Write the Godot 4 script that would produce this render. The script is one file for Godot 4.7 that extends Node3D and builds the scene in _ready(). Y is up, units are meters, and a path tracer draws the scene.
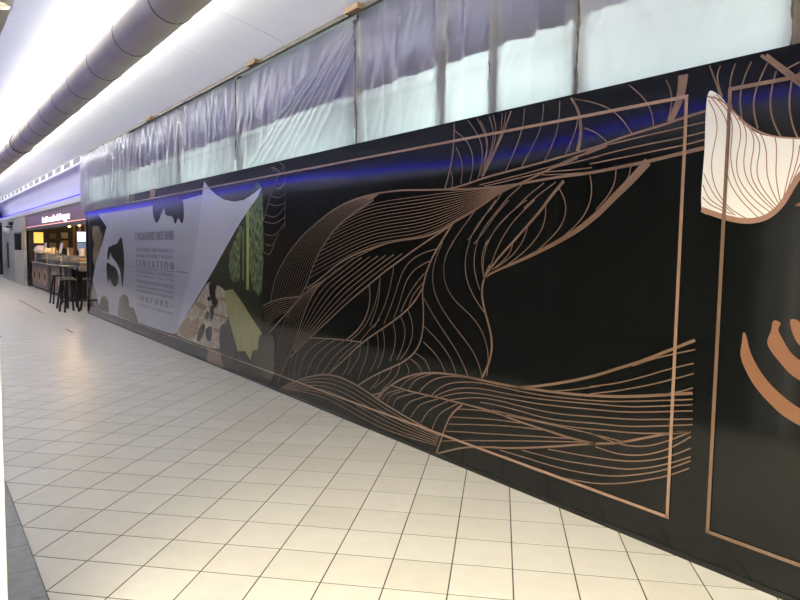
extends Node3D
# A closed-off shop unit in a shopping-centre mall: a glossy black hoarding with copper line art, plastic sheeting
# above it, a vaulted uplit ceiling with a round duct, a pale diagonal tile floor and a bakery counter far behind.
# x runs across the mall (hoarding at x = W), y up, u = -z along the mall.

const W := 3.147
const TILE := 0.30
const MIRROR := 3.657          # the bulkhead of the other side is this one mirrored: x -> MIRROR - x
var font_sans: SystemFont
var font_bold: SystemFont
var names := {}

# ---------------------------------------------------------------- small helpers
func mat(c: Color, rough := 0.6, metal := 0.0) -> StandardMaterial3D:
	var m := StandardMaterial3D.new()
	m.albedo_color = c
	m.roughness = rough
	m.metallic = metal
	return m

func c8(r: float, g: float, b: float) -> Color:
	return Color(r / 255.0, g / 255.0, b / 255.0)

func glow(c: Color, strength: float) -> StandardMaterial3D:
	var m := mat(c, 0.5)
	m.emission_enabled = true
	m.emission = c
	m.emission_energy_multiplier = strength
	return m

func noise_tex(seed_: int, freq: float, a: Color, b: Color, size := 256, cmid = null) -> NoiseTexture2D:
	var n := FastNoiseLite.new()
	n.seed = seed_
	n.frequency = freq
	n.fractal_octaves = 4
	var g := Gradient.new()
	g.set_color(0, a)
	g.set_color(1, b)
	if cmid != null:
		g.add_point(0.5, cmid)
	var t := NoiseTexture2D.new()
	t.width = size
	t.height = size
	t.seamless = true
	t.noise = n
	t.color_ramp = g
	return t

func grained(tex: Texture2D, scale_: Vector3, rough := 0.6) -> StandardMaterial3D:
	var m := mat(Color.WHITE, rough)
	m.albedo_texture = tex
	m.uv1_triplanar = true
	m.uv1_world_triplanar = true
	m.uv1_scale = scale_
	return m

func mb() -> SurfaceTool:
	var st := SurfaceTool.new()
	st.begin(Mesh.PRIMITIVE_TRIANGLES)
	return st

func tri(st: SurfaceTool, a: Vector3, b: Vector3, c: Vector3, hint: Vector3) -> void:
	var n := (c - a).cross(b - a)
	if n.length_squared() < 1e-16:
		return
	n = n.normalized()
	if n.dot(hint) < 0.0:
		var t := b
		b = c
		c = t
		n = -n
	for p in [a, b, c]:
		st.set_normal(n)
		st.add_vertex(p)

func quad(st: SurfaceTool, a: Vector3, b: Vector3, c: Vector3, d: Vector3, hint: Vector3) -> void:
	tri(st, a, b, c, hint)
	tri(st, a, c, d, hint)

# a triangle whose corners carry their own normals
func stri(st: SurfaceTool, p: Array, n: Array) -> void:
	var g: Vector3 = (p[2] - p[0]).cross(p[1] - p[0])
	var order := [0, 1, 2] if g.dot(n[0] + n[1] + n[2]) >= 0.0 else [0, 2, 1]
	for i in order:
		st.set_normal(n[i])
		st.add_vertex(p[i])

func bx(st: SurfaceTool, lo: Vector3, hi: Vector3, b := 0.0) -> void:
	var c := (lo + hi) * 0.5
	var h := (hi - lo).abs() * 0.5
	b = minf(b, minf(h.x, minf(h.y, h.z)) * 0.45)
	for ax in 3:
		var i := (ax + 1) % 3
		var j := (ax + 2) % 3
		for s in [-1.0, 1.0]:
			var q := []
			for k in [[-1, -1], [1, -1], [1, 1], [-1, 1]]:
				var v := Vector3.ZERO
				v[ax] = s * h[ax]
				v[i] = k[0] * (h[i] - b)
				v[j] = k[1] * (h[j] - b)
				q.append(c + v)
			var n := Vector3.ZERO
			n[ax] = s
			quad(st, q[0], q[1], q[2], q[3], n)
	if b <= 0.0:
		return
	for ax in 3:
		var i := (ax + 1) % 3
		var j := (ax + 2) % 3
		for si in [-1.0, 1.0]:
			for sj in [-1.0, 1.0]:
				var q := []
				for k in [[-1, 0], [1, 0], [1, 1], [-1, 1]]:
					var v := Vector3.ZERO
					v[ax] = k[0] * (h[ax] - b)
					v[i] = si * (h[i] - (b if k[1] == 1 else 0.0))
					v[j] = sj * (h[j] - (0.0 if k[1] == 1 else b))
					q.append(c + v)
				var n := Vector3.ZERO
				n[i] = si
				n[j] = sj
				quad(st, q[0], q[1], q[2], q[3], n)
	for sx in [-1.0, 1.0]:
		for sy in [-1.0, 1.0]:
			for sz in [-1.0, 1.0]:
				var s := Vector3(sx, sy, sz)
				tri(st, c + s * Vector3(h.x, h.y - b, h.z - b), c + s * Vector3(h.x - b, h.y, h.z - b), c + s * Vector3(h.x - b, h.y - b, h.z), s)

func box_st(lo: Vector3, hi: Vector3, b := 0.0) -> SurfaceTool:
	var st := mb()
	bx(st, lo, hi, b)
	return st

# box given in mall terms: x range, y range, u range
func ubox(x0: float, x1: float, y0: float, y1: float, u0: float, u1: float, b := 0.0) -> SurfaceTool:
	return box_st(Vector3(minf(x0, x1), minf(y0, y1), -maxf(u0, u1)), Vector3(maxf(x0, x1), maxf(y0, y1), -minf(u0, u1)), b)

func lathe(st: SurfaceTool, prof: Array, seg: int, at := Vector3.ZERO) -> void:
	for i in prof.size() - 1:
		var a: Vector2 = prof[i]
		var b: Vector2 = prof[i + 1]
		var t := b - a
		var nn := Vector2(t.y, -t.x).normalized()
		if a.x < 0.0001 and b.x < 0.0001:
			continue
		for k in seg:
			var t0 := TAU * k / seg
			var t1 := TAU * (k + 1) / seg
			var d0 := Vector3(cos(t0), 0, sin(t0))
			var d1 := Vector3(cos(t1), 0, sin(t1))
			var p := [at + d0 * a.x + Vector3.UP * a.y, at + d1 * a.x + Vector3.UP * a.y, at + d1 * b.x + Vector3.UP * b.y, at + d0 * b.x + Vector3.UP * b.y]
			var n0 := d0 * nn.x + Vector3.UP * nn.y
			var n1 := d1 * nn.x + Vector3.UP * nn.y
			stri(st, [p[0], p[1], p[2]], [n0, n1, n1])
			stri(st, [p[0], p[2], p[3]], [n0, n1, n0])

func tube(st: SurfaceTool, pts: Array, r0: float, r1: float, seg := 8) -> void:
	for i in pts.size() - 1:
		var a: Vector3 = pts[i]
		var b: Vector3 = pts[i + 1]
		var ra := lerpf(r0, r1, float(i) / (pts.size() - 1))
		var rb := lerpf(r0, r1, float(i + 1) / (pts.size() - 1))
		var d := (b - a).normalized()
		var s := d.cross(Vector3.UP if absf(d.y) < 0.9 else Vector3.RIGHT).normalized()
		var t := d.cross(s)
		for k in seg:
			var n0 := s * cos(TAU * k / seg) + t * sin(TAU * k / seg)
			var n1 := s * cos(TAU * (k + 1) / seg) + t * sin(TAU * (k + 1) / seg)
			stri(st, [a + n0 * ra, a + n1 * ra, b + n1 * rb], [n0, n1, n1])
			stri(st, [a + n0 * ra, b + n1 * rb, b + n0 * rb], [n0, n1, n0])
			tri(st, a, a + n0 * ra, a + n1 * ra, -d)
			tri(st, b, b + n0 * rb, b + n1 * rb, d)

func obj(called: String, st, m: Material, parent: Node = null) -> MeshInstance3D:
	var o := MeshInstance3D.new()
	o.mesh = st.commit() if st is SurfaceTool else st
	o.material_override = m
	put(o, called, parent)
	return o

func put(o: Node3D, called: String, parent: Node = null) -> void:
	if parent == null:
		if names.has(called):
			names[called] += 1
			o.name = "%s_%03d" % [called, names[called]]
		else:
			names[called] = 0
			o.name = called
		add_child(o)
	else:
		o.name = called
		parent.add_child(o, true)

func tag(o: Node3D, label: String, category: String, group := "") -> Node3D:
	o.set_meta("label", label)
	o.set_meta("category", category)
	if group != "":
		o.set_meta("group", group)
	return o

func thing(called: String, label: String, category: String, at := Vector3.ZERO, group := "") -> Node3D:
	var o := Node3D.new()
	put(o, called)
	o.position = at
	tag(o, label, category, group)
	return o

func struct(o: Node3D) -> Node3D:
	o.set_meta("kind", "structure")
	return o

func holder(called: String) -> Node3D:
	var o := Node3D.new()
	put(o, called)
	return struct(o)

# ---------------------------------------------------------------- the hoarding's surface and what is printed on it
const WAVE := [[-4.0, 0.0], [0.9, -0.016], [1.43, -0.02], [1.81, -0.022], [2.26, -0.008], [2.68, 0.004], [3.38, 0.02], [4.6, 0.004], [6.25, -0.014], [7.6, -0.012], [9.0, -0.01], [12.0, -0.012], [16.6, -0.012]]

func wave(u: float) -> float:
	if u <= WAVE[0][0]:
		return WAVE[0][1]
	for i in WAVE.size() - 1:
		if u <= WAVE[i + 1][0]:
			var t: float = (u - WAVE[i][0]) / (WAVE[i + 1][0] - WAVE[i][0])
			t = t * t * (3.0 - 2.0 * t)
			return lerpf(WAVE[i][1], WAVE[i + 1][1], t)
	return WAVE[-1][1]

# the film on the boards is not quite flat: a slight buckle along the upper edge
func face_x(u: float, v: float) -> float:
	var d := v - 2.25
	return W + wave(u) * d * exp(-d * d / 0.045)

func wallpt(u: float, v: float, off := 0.0) -> Vector3:
	return Vector3(face_x(u, v) - off, v, -u)

func wallnormal(u: float, v: float) -> Vector3:
	var e := 0.01
	var du := (face_x(u + e, v) - face_x(u - e, v)) / (2 * e)
	var dv := (face_x(u, v + e) - face_x(u, v - e)) / (2 * e)
	return Vector3(-1, dv, -du).normalized()

func crom(flat: Array, first: int, step := 6) -> PackedVector2Array:
	var p := PackedVector2Array()
	for i in range(first, flat.size() - 1, 2):
		p.append(Vector2(flat[i], flat[i + 1]))
	var q := PackedVector2Array()
	for i in p.size() - 1:
		var a := p[maxi(i - 1, 0)]
		var d := p[mini(i + 2, p.size() - 1)]
		for k in step:
			q.append(p[i].cubic_interpolate(p[i + 1], a, d, float(k) / step))
	q.append(p[-1])
	return q

func crom_closed(flat: Array, step := 5) -> PackedVector2Array:
	var p := PackedVector2Array()
	for i in range(0, flat.size() - 1, 2):
		p.append(Vector2(flat[i], flat[i + 1]))
	var n := p.size()
	var q := PackedVector2Array()
	for i in n:
		for k in step:
			q.append(p[i].cubic_interpolate(p[(i + 1) % n], p[(i + n - 1) % n], p[(i + 2) % n], float(k) / step))
	return q

func ribbon(st: SurfaceTool, line: PackedVector2Array, w0: float, w1: float, off: float) -> void:
	var n := line.size()
	var l := []
	var r := []
	for i in n:
		var t := (line[mini(i + 1, n - 1)] - line[maxi(i - 1, 0)]).normalized()
		var s := Vector2(-t.y, t.x) * lerpf(w0, w1, float(i) / (n - 1)) * 0.5
		l.append(line[i] + s)
		r.append(line[i] - s)
	for i in n - 1:
		var c := [l[i], r[i], r[i + 1], l[i + 1]]
		var p := []
		var nn := []
		for v in c:
			p.append(wallpt(v.x, v.y, off))
			nn.append(wallnormal(v.x, v.y))
		stri(st, [p[0], p[1], p[2]], [nn[0], nn[1], nn[2]])
		stri(st, [p[0], p[2], p[3]], [nn[0], nn[2], nn[3]])

func split_tri(st: SurfaceTool, a: Vector2, b: Vector2, c: Vector2, off: float, depth: int) -> void:
	if depth > 0 and maxf(a.distance_to(b), maxf(b.distance_to(c), c.distance_to(a))) > 0.16:
		var ab := (a + b) * 0.5
		var bc := (b + c) * 0.5
		var ca := (c + a) * 0.5
		for t in [[a, ab, ca], [ab, b, bc], [ca, bc, c], [ab, bc, ca]]:
			split_tri(st, t[0], t[1], t[2], off, depth - 1)
		return
	stri(st, [wallpt(a.x, a.y, off), wallpt(b.x, b.y, off), wallpt(c.x, c.y, off)], [wallnormal(a.x, a.y), wallnormal(b.x, b.y), wallnormal(c.x, c.y)])

func flat_print(poly: PackedVector2Array, off: float) -> SurfaceTool:
	var st := mb()
	var idx := Geometry2D.triangulate_polygon(poly)
	if idx.is_empty():
		push_warning("a printed outline crosses itself")
		idx = Geometry2D.triangulate_polygon(Geometry2D.convex_hull(poly).slice(0, -1))
		poly = Geometry2D.convex_hull(poly).slice(0, -1)
	for i in range(0, idx.size(), 3):
		split_tri(st, poly[idx[i]], poly[idx[i + 1]], poly[idx[i + 2]], off, 4)
	return st

func raw_poly(key: String) -> PackedVector2Array:
	return crom_closed(PRINTS[key], 1)

func text_mesh(words: String, bold := false, deep := 0.002) -> TextMesh:
	var t := TextMesh.new()
	t.text = words
	t.font = font_bold if bold else font_sans
	t.font_size = 64
	t.pixel_size = 0.01
	t.depth = deep
	t.curve_step = 2.0
	return t

# lettering that reads from the mall: between u1 (left end) and u0 (right end), v0..v1, face at x
func lettering(words: String, u1: float, u0: float, v0: float, v1: float, x: float, m: Material, parent: Node, called := "lettering", bold := false, deep := 0.001) -> MeshInstance3D:
	var t := text_mesh(words, bold, deep)
	var o := obj(called, t, m, parent)
	var bb := t.get_aabb()
	var sx := (u1 - u0) / bb.size.x
	var sy := (v1 - v0) / bb.size.y
	o.basis = Basis(Vector3(0, 0, sx), Vector3(0, sy, 0), Vector3(-1, 0, 0))
	o.position = Vector3(x, (v0 + v1) * 0.5 - bb.get_center().y * sy, -(u0 + u1) * 0.5 - bb.get_center().x * sx)
	return o

# ---------------------------------------------------------------- tile floor
func inset(poly: PackedVector2Array, d: float) -> PackedVector2Array:
	var n := poly.size()
	var c := Vector2.ZERO
	for p in poly:
		c += p / n
	var out := PackedVector2Array()
	for i in n:
		var a := poly[(i + n - 1) % n]
		var b := poly[i]
		var e := poly[(i + 1) % n]
		var n0 := (b - a).normalized().orthogonal()
		if n0.dot(c - b) < 0:
			n0 = -n0
		var n1 := (e - b).normalized().orthogonal()
		if n1.dot(c - b) < 0:
			n1 = -n1
		var hit = Geometry2D.line_intersects_line(b + n0 * d, b - a, b + n1 * d, e - b)
		out.append(hit if hit != null else b + n0 * d)
	return out

func clip_half(poly: PackedVector2Array, axis: int, limit: float, keep_less: bool) -> PackedVector2Array:
	var out := PackedVector2Array()
	var n := poly.size()
	for i in n:
		var a := poly[i]
		var b := poly[(i + 1) % n]
		var ia := (a[axis] <= limit) == keep_less
		var ib := (b[axis] <= limit) == keep_less
		if ia:
			out.append(a)
		if ia != ib:
			out.append(a.lerp(b, (limit - a[axis]) / (b[axis] - a[axis])))
	return out

func tidy(poly: PackedVector2Array) -> PackedVector2Array:
	var out := PackedVector2Array()
	for p in poly:
		if out.is_empty() or out[-1].distance_to(p) > 0.004:
			out.append(p)
	if out.size() > 1 and out[0].distance_to(out[-1]) < 0.004:
		out.resize(out.size() - 1)
	return out

func tile_shape(st: SurfaceTool, poly: PackedVector2Array, top: float, chamfer: float, at := Vector2.ZERO) -> void:
	var up := inset(poly, chamfer)
	var n := poly.size()
	var c := Vector2.ZERO
	for p in poly:
		c += p / n
	for i in n:
		var j := (i + 1) % n
		var a := Vector3(poly[i].x - at.x, top - chamfer, poly[i].y - at.y)
		var b := Vector3(poly[j].x - at.x, top - chamfer, poly[j].y - at.y)
		var ua := Vector3(up[i].x - at.x, top, up[i].y - at.y)
		var ub := Vector3(up[j].x - at.x, top, up[j].y - at.y)
		var side := (poly[i] + poly[j]) * 0.5 - c
		var hint := Vector3(side.x, 0, side.y)
		quad(st, a, b, ub, ua, hint + Vector3.UP * 0.2)
		quad(st, a + Vector3.DOWN * 0.006, b + Vector3.DOWN * 0.006, b, a, hint)
		if i > 0 and i < n - 1:
			tri(st, Vector3(up[0].x - at.x, top, up[0].y - at.y), ua, ub, Vector3.UP)

func in_view(cam: Camera3D, p: Vector3) -> float:
	var q := cam.transform.affine_inverse() * p
	if q.z > -0.3:
		return -1.0
	var f := 300.0 / tan(deg_to_rad(cam.fov * 0.5))
	var x := 400.0 + f * q.x / -q.z
	var y := 300.0 - f * q.y / -q.z
	if x < -60 or x > 860 or y < -60 or y > 680:
		return -1.0
	return -q.z

func build_floor(cam: Camera3D) -> void:
	var root := holder("floor")
	var cream := []
	for k in 4:
		var a: Color = [c8(214, 208, 192), c8(218, 212, 197), c8(211, 205, 188), c8(216, 209, 194)][k]
		var m := grained(noise_tex(11 + k, 0.012, a.darkened(0.025), a.lightened(0.04)), Vector3.ONE * 1.7, 0.36)
		cream.append(m)
	var grey := grained(noise_tex(31, 0.02, c8(92, 92, 90), c8(116, 116, 112)), Vector3.ONE * 2.3, 0.4)
	obj("grout_bed", ubox(-4.5, 6.9, -0.12, -0.001, -6.0, 46.0), mat(c8(78, 70, 58), 0.85), root)
	# the tile grid lies at 45 degrees to the hoarding; its joints pass through these origins (measured in tiles)
	var wa := -0.7831
	var nn := Vector2(cos(wa), sin(wa))
	var tt := Vector2(sin(wa), -cos(wa))
	var pieces := []
	for d in range(-125, 45):
		for r in range(-60, 125):
			var corners := PackedVector2Array()
			for k in [[0, 0], [1, 0], [1, 1], [0, 1]]:
				var g := Vector2(-3.6679 + d + k[0], -9.6942 - r - k[1]) * TILE
				corners.append(Vector2(g.dot(nn), -g.dot(tt)))
			var c := (corners[0] + corners[2]) * 0.5
			if c.x < 0.15 or c.y > 2.0 or c.y < -40.0 or c.x > (6.8 if c.y < -16.9 else 3.4):
				continue
			var full := true
			var poly := inset(corners, 0.0034)
			if c.x < 0.66:
				poly = clip_half(poly, 0, 0.423, false)
				full = false
			if c.y > -16.8 and c.x > 2.9:
				poly = clip_half(poly, 0, W + 0.01, true)
				full = false
			poly = tidy(poly)
			if poly.size() < 3:
				continue
			var mid := Vector2.ZERO
			for p in poly:
				mid += p / poly.size()
			if mid.distance_to(poly[0]) < 0.012:
				continue
			pieces.append({"poly": poly, "c": mid, "full": full, "depth": in_view(cam, Vector3(mid.x, 0, mid.y)), "k": absi((d * 7 + r * 13 + (d * r) % 5)) % 4})
	var seen := pieces.filter(func(p): return p.depth > 0.0)
	seen.sort_custom(func(a, b): return a.depth < b.depth)
	seen = seen.slice(0, 300)
	var shared: Mesh = null
	for p in seen:
		p.own = true
		var m: Mesh
		if p.full:
			if shared == null:
				var st := mb()
				tile_shape(st, p.poly, 0.0, 0.0005, p.c)
				shared = st.commit()
			m = shared
		else:
			var st := mb()
			tile_shape(st, p.poly, 0.0, 0.0005, p.c)
			m = st.commit()
		var o := obj("tile", m, cream[p.k], root)
		o.position = Vector3(p.c.x, 0, p.c.y)
	var rest := [mb(), mb()]
	for p in pieces:
		if not p.has("own"):
			tile_shape(rest[p.k % 2], p.poly, 0.0, 0.0005)
	for k in 2:
		var field := obj("distant_tiles", rest[k], cream[k], root)
		field.set_meta("kind", "stuff")
	# dark border tiles of the shop threshold on the near side
	for i in 24:
		for j in 3:
			var u0 := -2.05 + 0.31 * i
			var x1 := 0.418 - 0.31 * j
			var st := mb()
			var poly := PackedVector2Array([Vector2(x1 - 0.306, -u0), Vector2(x1, -u0), Vector2(x1, -u0 - 0.306), Vector2(x1 - 0.306, -u0 - 0.306)])
			tile_shape(st, poly, 0.0, 0.0005, Vector2(x1, -u0))
			var o := obj("border_tile", st, grey, root)
			o.position = Vector3(x1, 0, -u0)
	obj("threshold_strip", ubox(0.4185, 0.4225, -0.004, 0.0008, -2.0, 16.0), mat(c8(70, 62, 52), 0.5), root)
	# metal covers let into the floor
	var slot := mat(c8(92, 86, 76), 0.45, 0.5)
	for a in [[2.19, 2.22, 12.94, 13.6], [2.27, 2.3, 17.1, 21.4], [1.06, 1.1, 12.9, 13.4]]:
		obj("expansion_joint_cover", ubox(a[0], a[1], -0.003, 0.0015, a[2], a[3]), slot, root)

# ---------------------------------------------------------------- extruded profiles along the mall
func extrude(st: SurfaceTool, prof: Array, u0: float, u1: float, outward: Array) -> void:
	for i in prof.size() - 1:
		var a: Vector2 = prof[i]
		var b: Vector2 = prof[i + 1]
		var h: Vector2 = outward[i]
		quad(st, Vector3(a.x, a.y, -u0), Vector3(b.x, b.y, -u0), Vector3(b.x, b.y, -u1), Vector3(a.x, a.y, -u1), Vector3(h.x, h.y, 0))

# a closed outline drawn out along u, with smooth sides where asked
func prism(outline: Array, u0: float, u1: float, smooth := false) -> SurfaceTool:
	var st := mb()
	var n := outline.size()
	var poly := PackedVector2Array()
	for p in outline:
		poly.append(p)
	var sgn := 1.0 if Geometry2D.is_polygon_clockwise(poly) else -1.0
	var en := []
	for i in n:
		var t: Vector2 = outline[(i + 1) % n] - outline[i]
		en.append(Vector2(-t.y, t.x).normalized() * sgn)
	for i in n:
		var j := (i + 1) % n
		var na: Vector2 = en[i]
		var nb: Vector2 = en[i]
		if smooth:
			var pa: Vector2 = en[(i + n - 1) % n]
			var pb: Vector2 = en[j]
			if pa.dot(en[i]) > 0.8:
				na = (pa + en[i]).normalized()
			if pb.dot(en[i]) > 0.8:
				nb = (pb + en[i]).normalized()
		var a: Vector2 = outline[i]
		var b: Vector2 = outline[j]
		var p := [Vector3(a.x, a.y, -u0), Vector3(b.x, b.y, -u0), Vector3(b.x, b.y, -u1), Vector3(a.x, a.y, -u1)]
		var n3 := [Vector3(na.x, na.y, 0), Vector3(nb.x, nb.y, 0), Vector3(nb.x, nb.y, 0), Vector3(na.x, na.y, 0)]
		stri(st, [p[0], p[1], p[2]], [n3[0], n3[1], n3[2]])
		stri(st, [p[0], p[2], p[3]], [n3[0], n3[2], n3[3]])
	var idx := Geometry2D.triangulate_polygon(poly)
	for i in range(0, idx.size(), 3):
		for e in [[u0, Vector3.BACK], [u1, Vector3.FORWARD]]:
			tri(st, Vector3(poly[idx[i]].x, poly[idx[i]].y, -e[0]), Vector3(poly[idx[i + 1]].x, poly[idx[i + 1]].y, -e[0]), Vector3(poly[idx[i + 2]].x, poly[idx[i + 2]].y, -e[0]), e[1])
	return st

func mirrored(o: Array) -> Array:
	var r := []
	for p in o:
		r.append(Vector2(MIRROR - p.x, p.y))
	r.reverse()
	return r

const U_NEAR := -5.0
const U_FAR := 40.0

func build_ceiling() -> void:
	var white := mat(c8(242, 243, 245), 0.75)
	var root := holder("ceiling")
	var prof := [Vector2(1.8285, 3.985), Vector2(2.1, 3.94), Vector2(2.33, 3.885), Vector2(2.7, 3.80), Vector2(2.95, 3.735), Vector2(3.147, 3.67)]
	var fine := []
	for i in prof.size() - 1:
		for k in 4:
			fine.append(prof[i].cubic_interpolate(prof[i + 1], prof[maxi(i - 1, 0)], prof[mini(i + 2, prof.size() - 1)], k / 4.0))
	fine.append(prof[-1])
	var outline := fine.duplicate()
	var back := fine.duplicate()
	back.reverse()
	for p in back:
		outline.append(p + Vector2(0, 0.03))
	var mesh_r: Mesh = prism(outline, 0.0, 1.294, true).commit()
	var mesh_l: Mesh = prism(mirrored(outline), 0.0, 1.294, true).commit()
	for i in 35:
		var u := -4.05 + 1.3 * i
		for m in [mesh_r, mesh_l]:
			var o := obj("ceiling_panel", m, white, root)
			o.position.z = -u
	obj("ceiling_deck", ubox(-4.6, 7.0, 4.06, 4.2, U_NEAR - 1.0, 46.0), mat(c8(120, 120, 120), 0.9), root)

func build_bulkheads() -> void:
	var white := mat(c8(226, 224, 230), 0.6)
	var cove := [Vector2(3.147, 3.668), Vector2(3.147, 3.48)]
	for i in 13:
		var t := PI * 0.5 * i / 12.0
		cove.append(Vector2(3.16 + 0.42 * sin(t), 3.47 - 0.56 * (1.0 - cos(t))))
	cove += [Vector2(3.58, 2.806), Vector2(3.75, 2.806), Vector2(3.75, 3.668)]
	var lip := [Vector2(3.27, 2.66), Vector2(3.27, 2.805), Vector2(3.75, 2.805), Vector2(3.75, 2.66)]
	var shaded_grey := mat(c8(112, 108, 122), 0.8)  # darkened bulkhead colour, with the shade behind the sheets painted in
	var across := mat(c8(128, 126, 130), 0.8)  # white bulkhead greyed here so its reflection in the hoarding is dimmer
	var leds := [glow(Color(0.1, 0.08, 1.0), 0.9), glow(Color(0.035, 0.02, 1.0), 4.6)]
	for side in 2:
		var root := holder("trim_%d" % (side + 1))
		var o := cove if side == 0 else mirrored(cove)
		if side == 0:
			# over the closed shop the darker grey stands for shade behind the sheeting
			var rough := [Vector2(3.30, 3.668), Vector2(3.30, 3.5)]
			for i in 13:
				var t := PI * 0.5 * i / 12.0
				rough.append(Vector2(3.305 + 0.275 * sin(t), 3.495 - 0.56 * (1.0 - cos(t))))
			rough += [Vector2(3.58, 2.862), Vector2(3.75, 2.862), Vector2(3.75, 3.668)]
			obj("shaded_bulkhead", prism(rough, U_NEAR, 16.95, true), shaded_grey, root)
			var nose := [Vector2(3.75, 2.84), Vector2(3.75, 2.86), Vector2(3.40, 2.86), Vector2(3.315, 2.94), Vector2(3.31, 2.99), Vector2(3.28, 2.99)]  # added nose: hides the strip, and its curve softens the lit edge
			for i in 9:
				var t := PI + PI * 0.5 * i / 8.0
				nose.append(Vector2(3.43 + 0.15 * cos(t), 2.985 + 0.145 * sin(t)))
			obj("added_ledge", prism(nose, U_NEAR, 16.95, true), shaded_grey, root)
			obj("hidden_led_strip", ubox(3.42, 3.45, 2.861, 2.885, U_NEAR + 0.05, 16.9), leds[0], root)
			obj("bulkhead", prism(o, 16.952, U_FAR - 0.4, true), white, root)
		else:
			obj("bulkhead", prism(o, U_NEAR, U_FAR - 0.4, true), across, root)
		obj("bulkhead_lip", prism(lip if side == 0 else mirrored(lip), 16.952 if side == 0 else U_NEAR, U_FAR - 0.4), white, root)
		var lt := 2.845 if side == 0 else 2.87
		var l := [Vector2(3.275, 2.806), Vector2(3.275, lt), Vector2(3.31, lt), Vector2(3.31, 2.806)]
		obj("blue_led_strip", prism(l if side == 0 else mirrored(l), 17.0 if side == 0 else U_NEAR + 0.05, U_FAR - 0.5), leds[side], root)
		if side == 0:
			var plate := mat(c8(84, 80, 82), 0.6)
			var frame := mat(c8(236, 234, 238), 0.5)
			for i in 17:
				var u := 17.4 + 1.3 * i
				var fr := mb()
				for e in [[3.5, 3.52, u - 0.47, u + 0.47], [3.655, 3.665, u - 0.47, u + 0.47], [3.5, 3.665, u - 0.5, u - 0.46], [3.5, 3.665, u + 0.46, u + 0.5]]:
					bx(fr, Vector3(3.128, e[0], -e[3]), Vector3(3.147, e[1], -e[2]), 0.002)
				var f := obj("vent_frame", fr, frame, root)
				obj("vent_grille", ubox(3.138, 3.1465, 3.518, 3.657, u - 0.462, u + 0.462), plate, f)
		else:
			pass
	# the light the strips give, one long soft line on each side
	for side in 2:
		var a := AreaLight3D.new()
		a.name = "blue_led_light" if side == 0 else "blue_led_light_across"
		a.area_size = Vector2(U_FAR - 0.6 - U_NEAR, 0.04)
		a.area_normalize_energy = false
		a.light_color = Color(0.22, 0.16, 1.0)
		a.light_energy = 0.8 if side == 0 else 0.03
		a.area_range = 60.0
		a.area_attenuation = 2.0
		a.shadow_enabled = true
		add_child(a)
		var x := 3.43 if side == 0 else MIRROR - 3.33
		var dirx := 0.55 if side == 0 else -0.55
		a.look_at_from_position(Vector3(x, 2.895, -(U_FAR - 0.4 + U_NEAR) * 0.5), Vector3(x + dirx, 2.895 + 1.0, -(U_FAR - 0.4 + U_NEAR) * 0.5), Vector3.BACK)
		a.rotate_object_local(Vector3.BACK, PI / 2)

func build_duct() -> void:
	var root := thing("ventilation_duct", "long grey-brown round duct hanging under the white ceiling", "duct", Vector3(1.75, 3.6, 0))
	var skin := grained(noise_tex(51, 0.01, c8(192, 182, 160), c8(206, 196, 173)), Vector3(0.6, 2.0, 0.6), 0.55)
	var joint := mat(c8(104, 98, 88), 0.6)
	var ring := []
	var wide := []
	for k in 40:
		var t := TAU * k / 40.0
		ring.append(Vector2(cos(t), sin(t)) * 0.198)
		wide.append(Vector2(cos(t), sin(t)) * 0.2025)
	var m_seg: Mesh = prism(ring, 0.0, 1.17, true).commit()
	var m_joint: Mesh = prism(wide, 0.0, 0.016, true).commit()
	for i in 37:
		var u := -3.75 + 1.17 * i
		var s := obj("duct_section", m_seg, skin, root)
		s.position.z = -u
		var j := obj("joint_band", m_joint, joint, root)
		j.position.z = -u + 0.008
	var strap: Mesh = prism(wide.map(func(p): return p * 1.06), 0.0, 0.07, true).commit()
	var st := obj("hanger_strap", strap, joint, root)
	st.position.z = -15.2
	# two lines of uplights ride on top of the duct
	var lampm := glow(Color(1.0, 0.985, 0.97), 2.0)
	for s in [-1.0, 1.0]:
		for i in 18:
			var u := -3.7 + 2.34 * i
			var l := obj("uplight_strip", ubox(-0.03, 0.03, 0.0, 0.02, 0.0, 2.2, 0.004), lampm, root)
			l.position = Vector3(s * 0.105, 0.175, -u)
			l.rotation.z = -s * 0.5
		var a := AreaLight3D.new()
		a.name = "uplight" if s < 0 else "uplight_right"
		a.area_size = Vector2(41.0, 0.06)
		a.area_normalize_energy = false
		a.light_color = Color(0.97, 0.98, 1.0)
		a.light_energy = UPLIGHT
		a.area_range = 60.0
		a.area_attenuation = 2.0
		a.shadow_enabled = true
		add_child(a)
		var at := Vector3(1.75 + s * 0.115, 3.6 + 0.202, -17.0)
		a.look_at_from_position(at, at + Vector3(s * 0.5, 0.87, 0), Vector3.BACK)
		a.rotate_object_local(Vector3.BACK, PI / 2)

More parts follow.
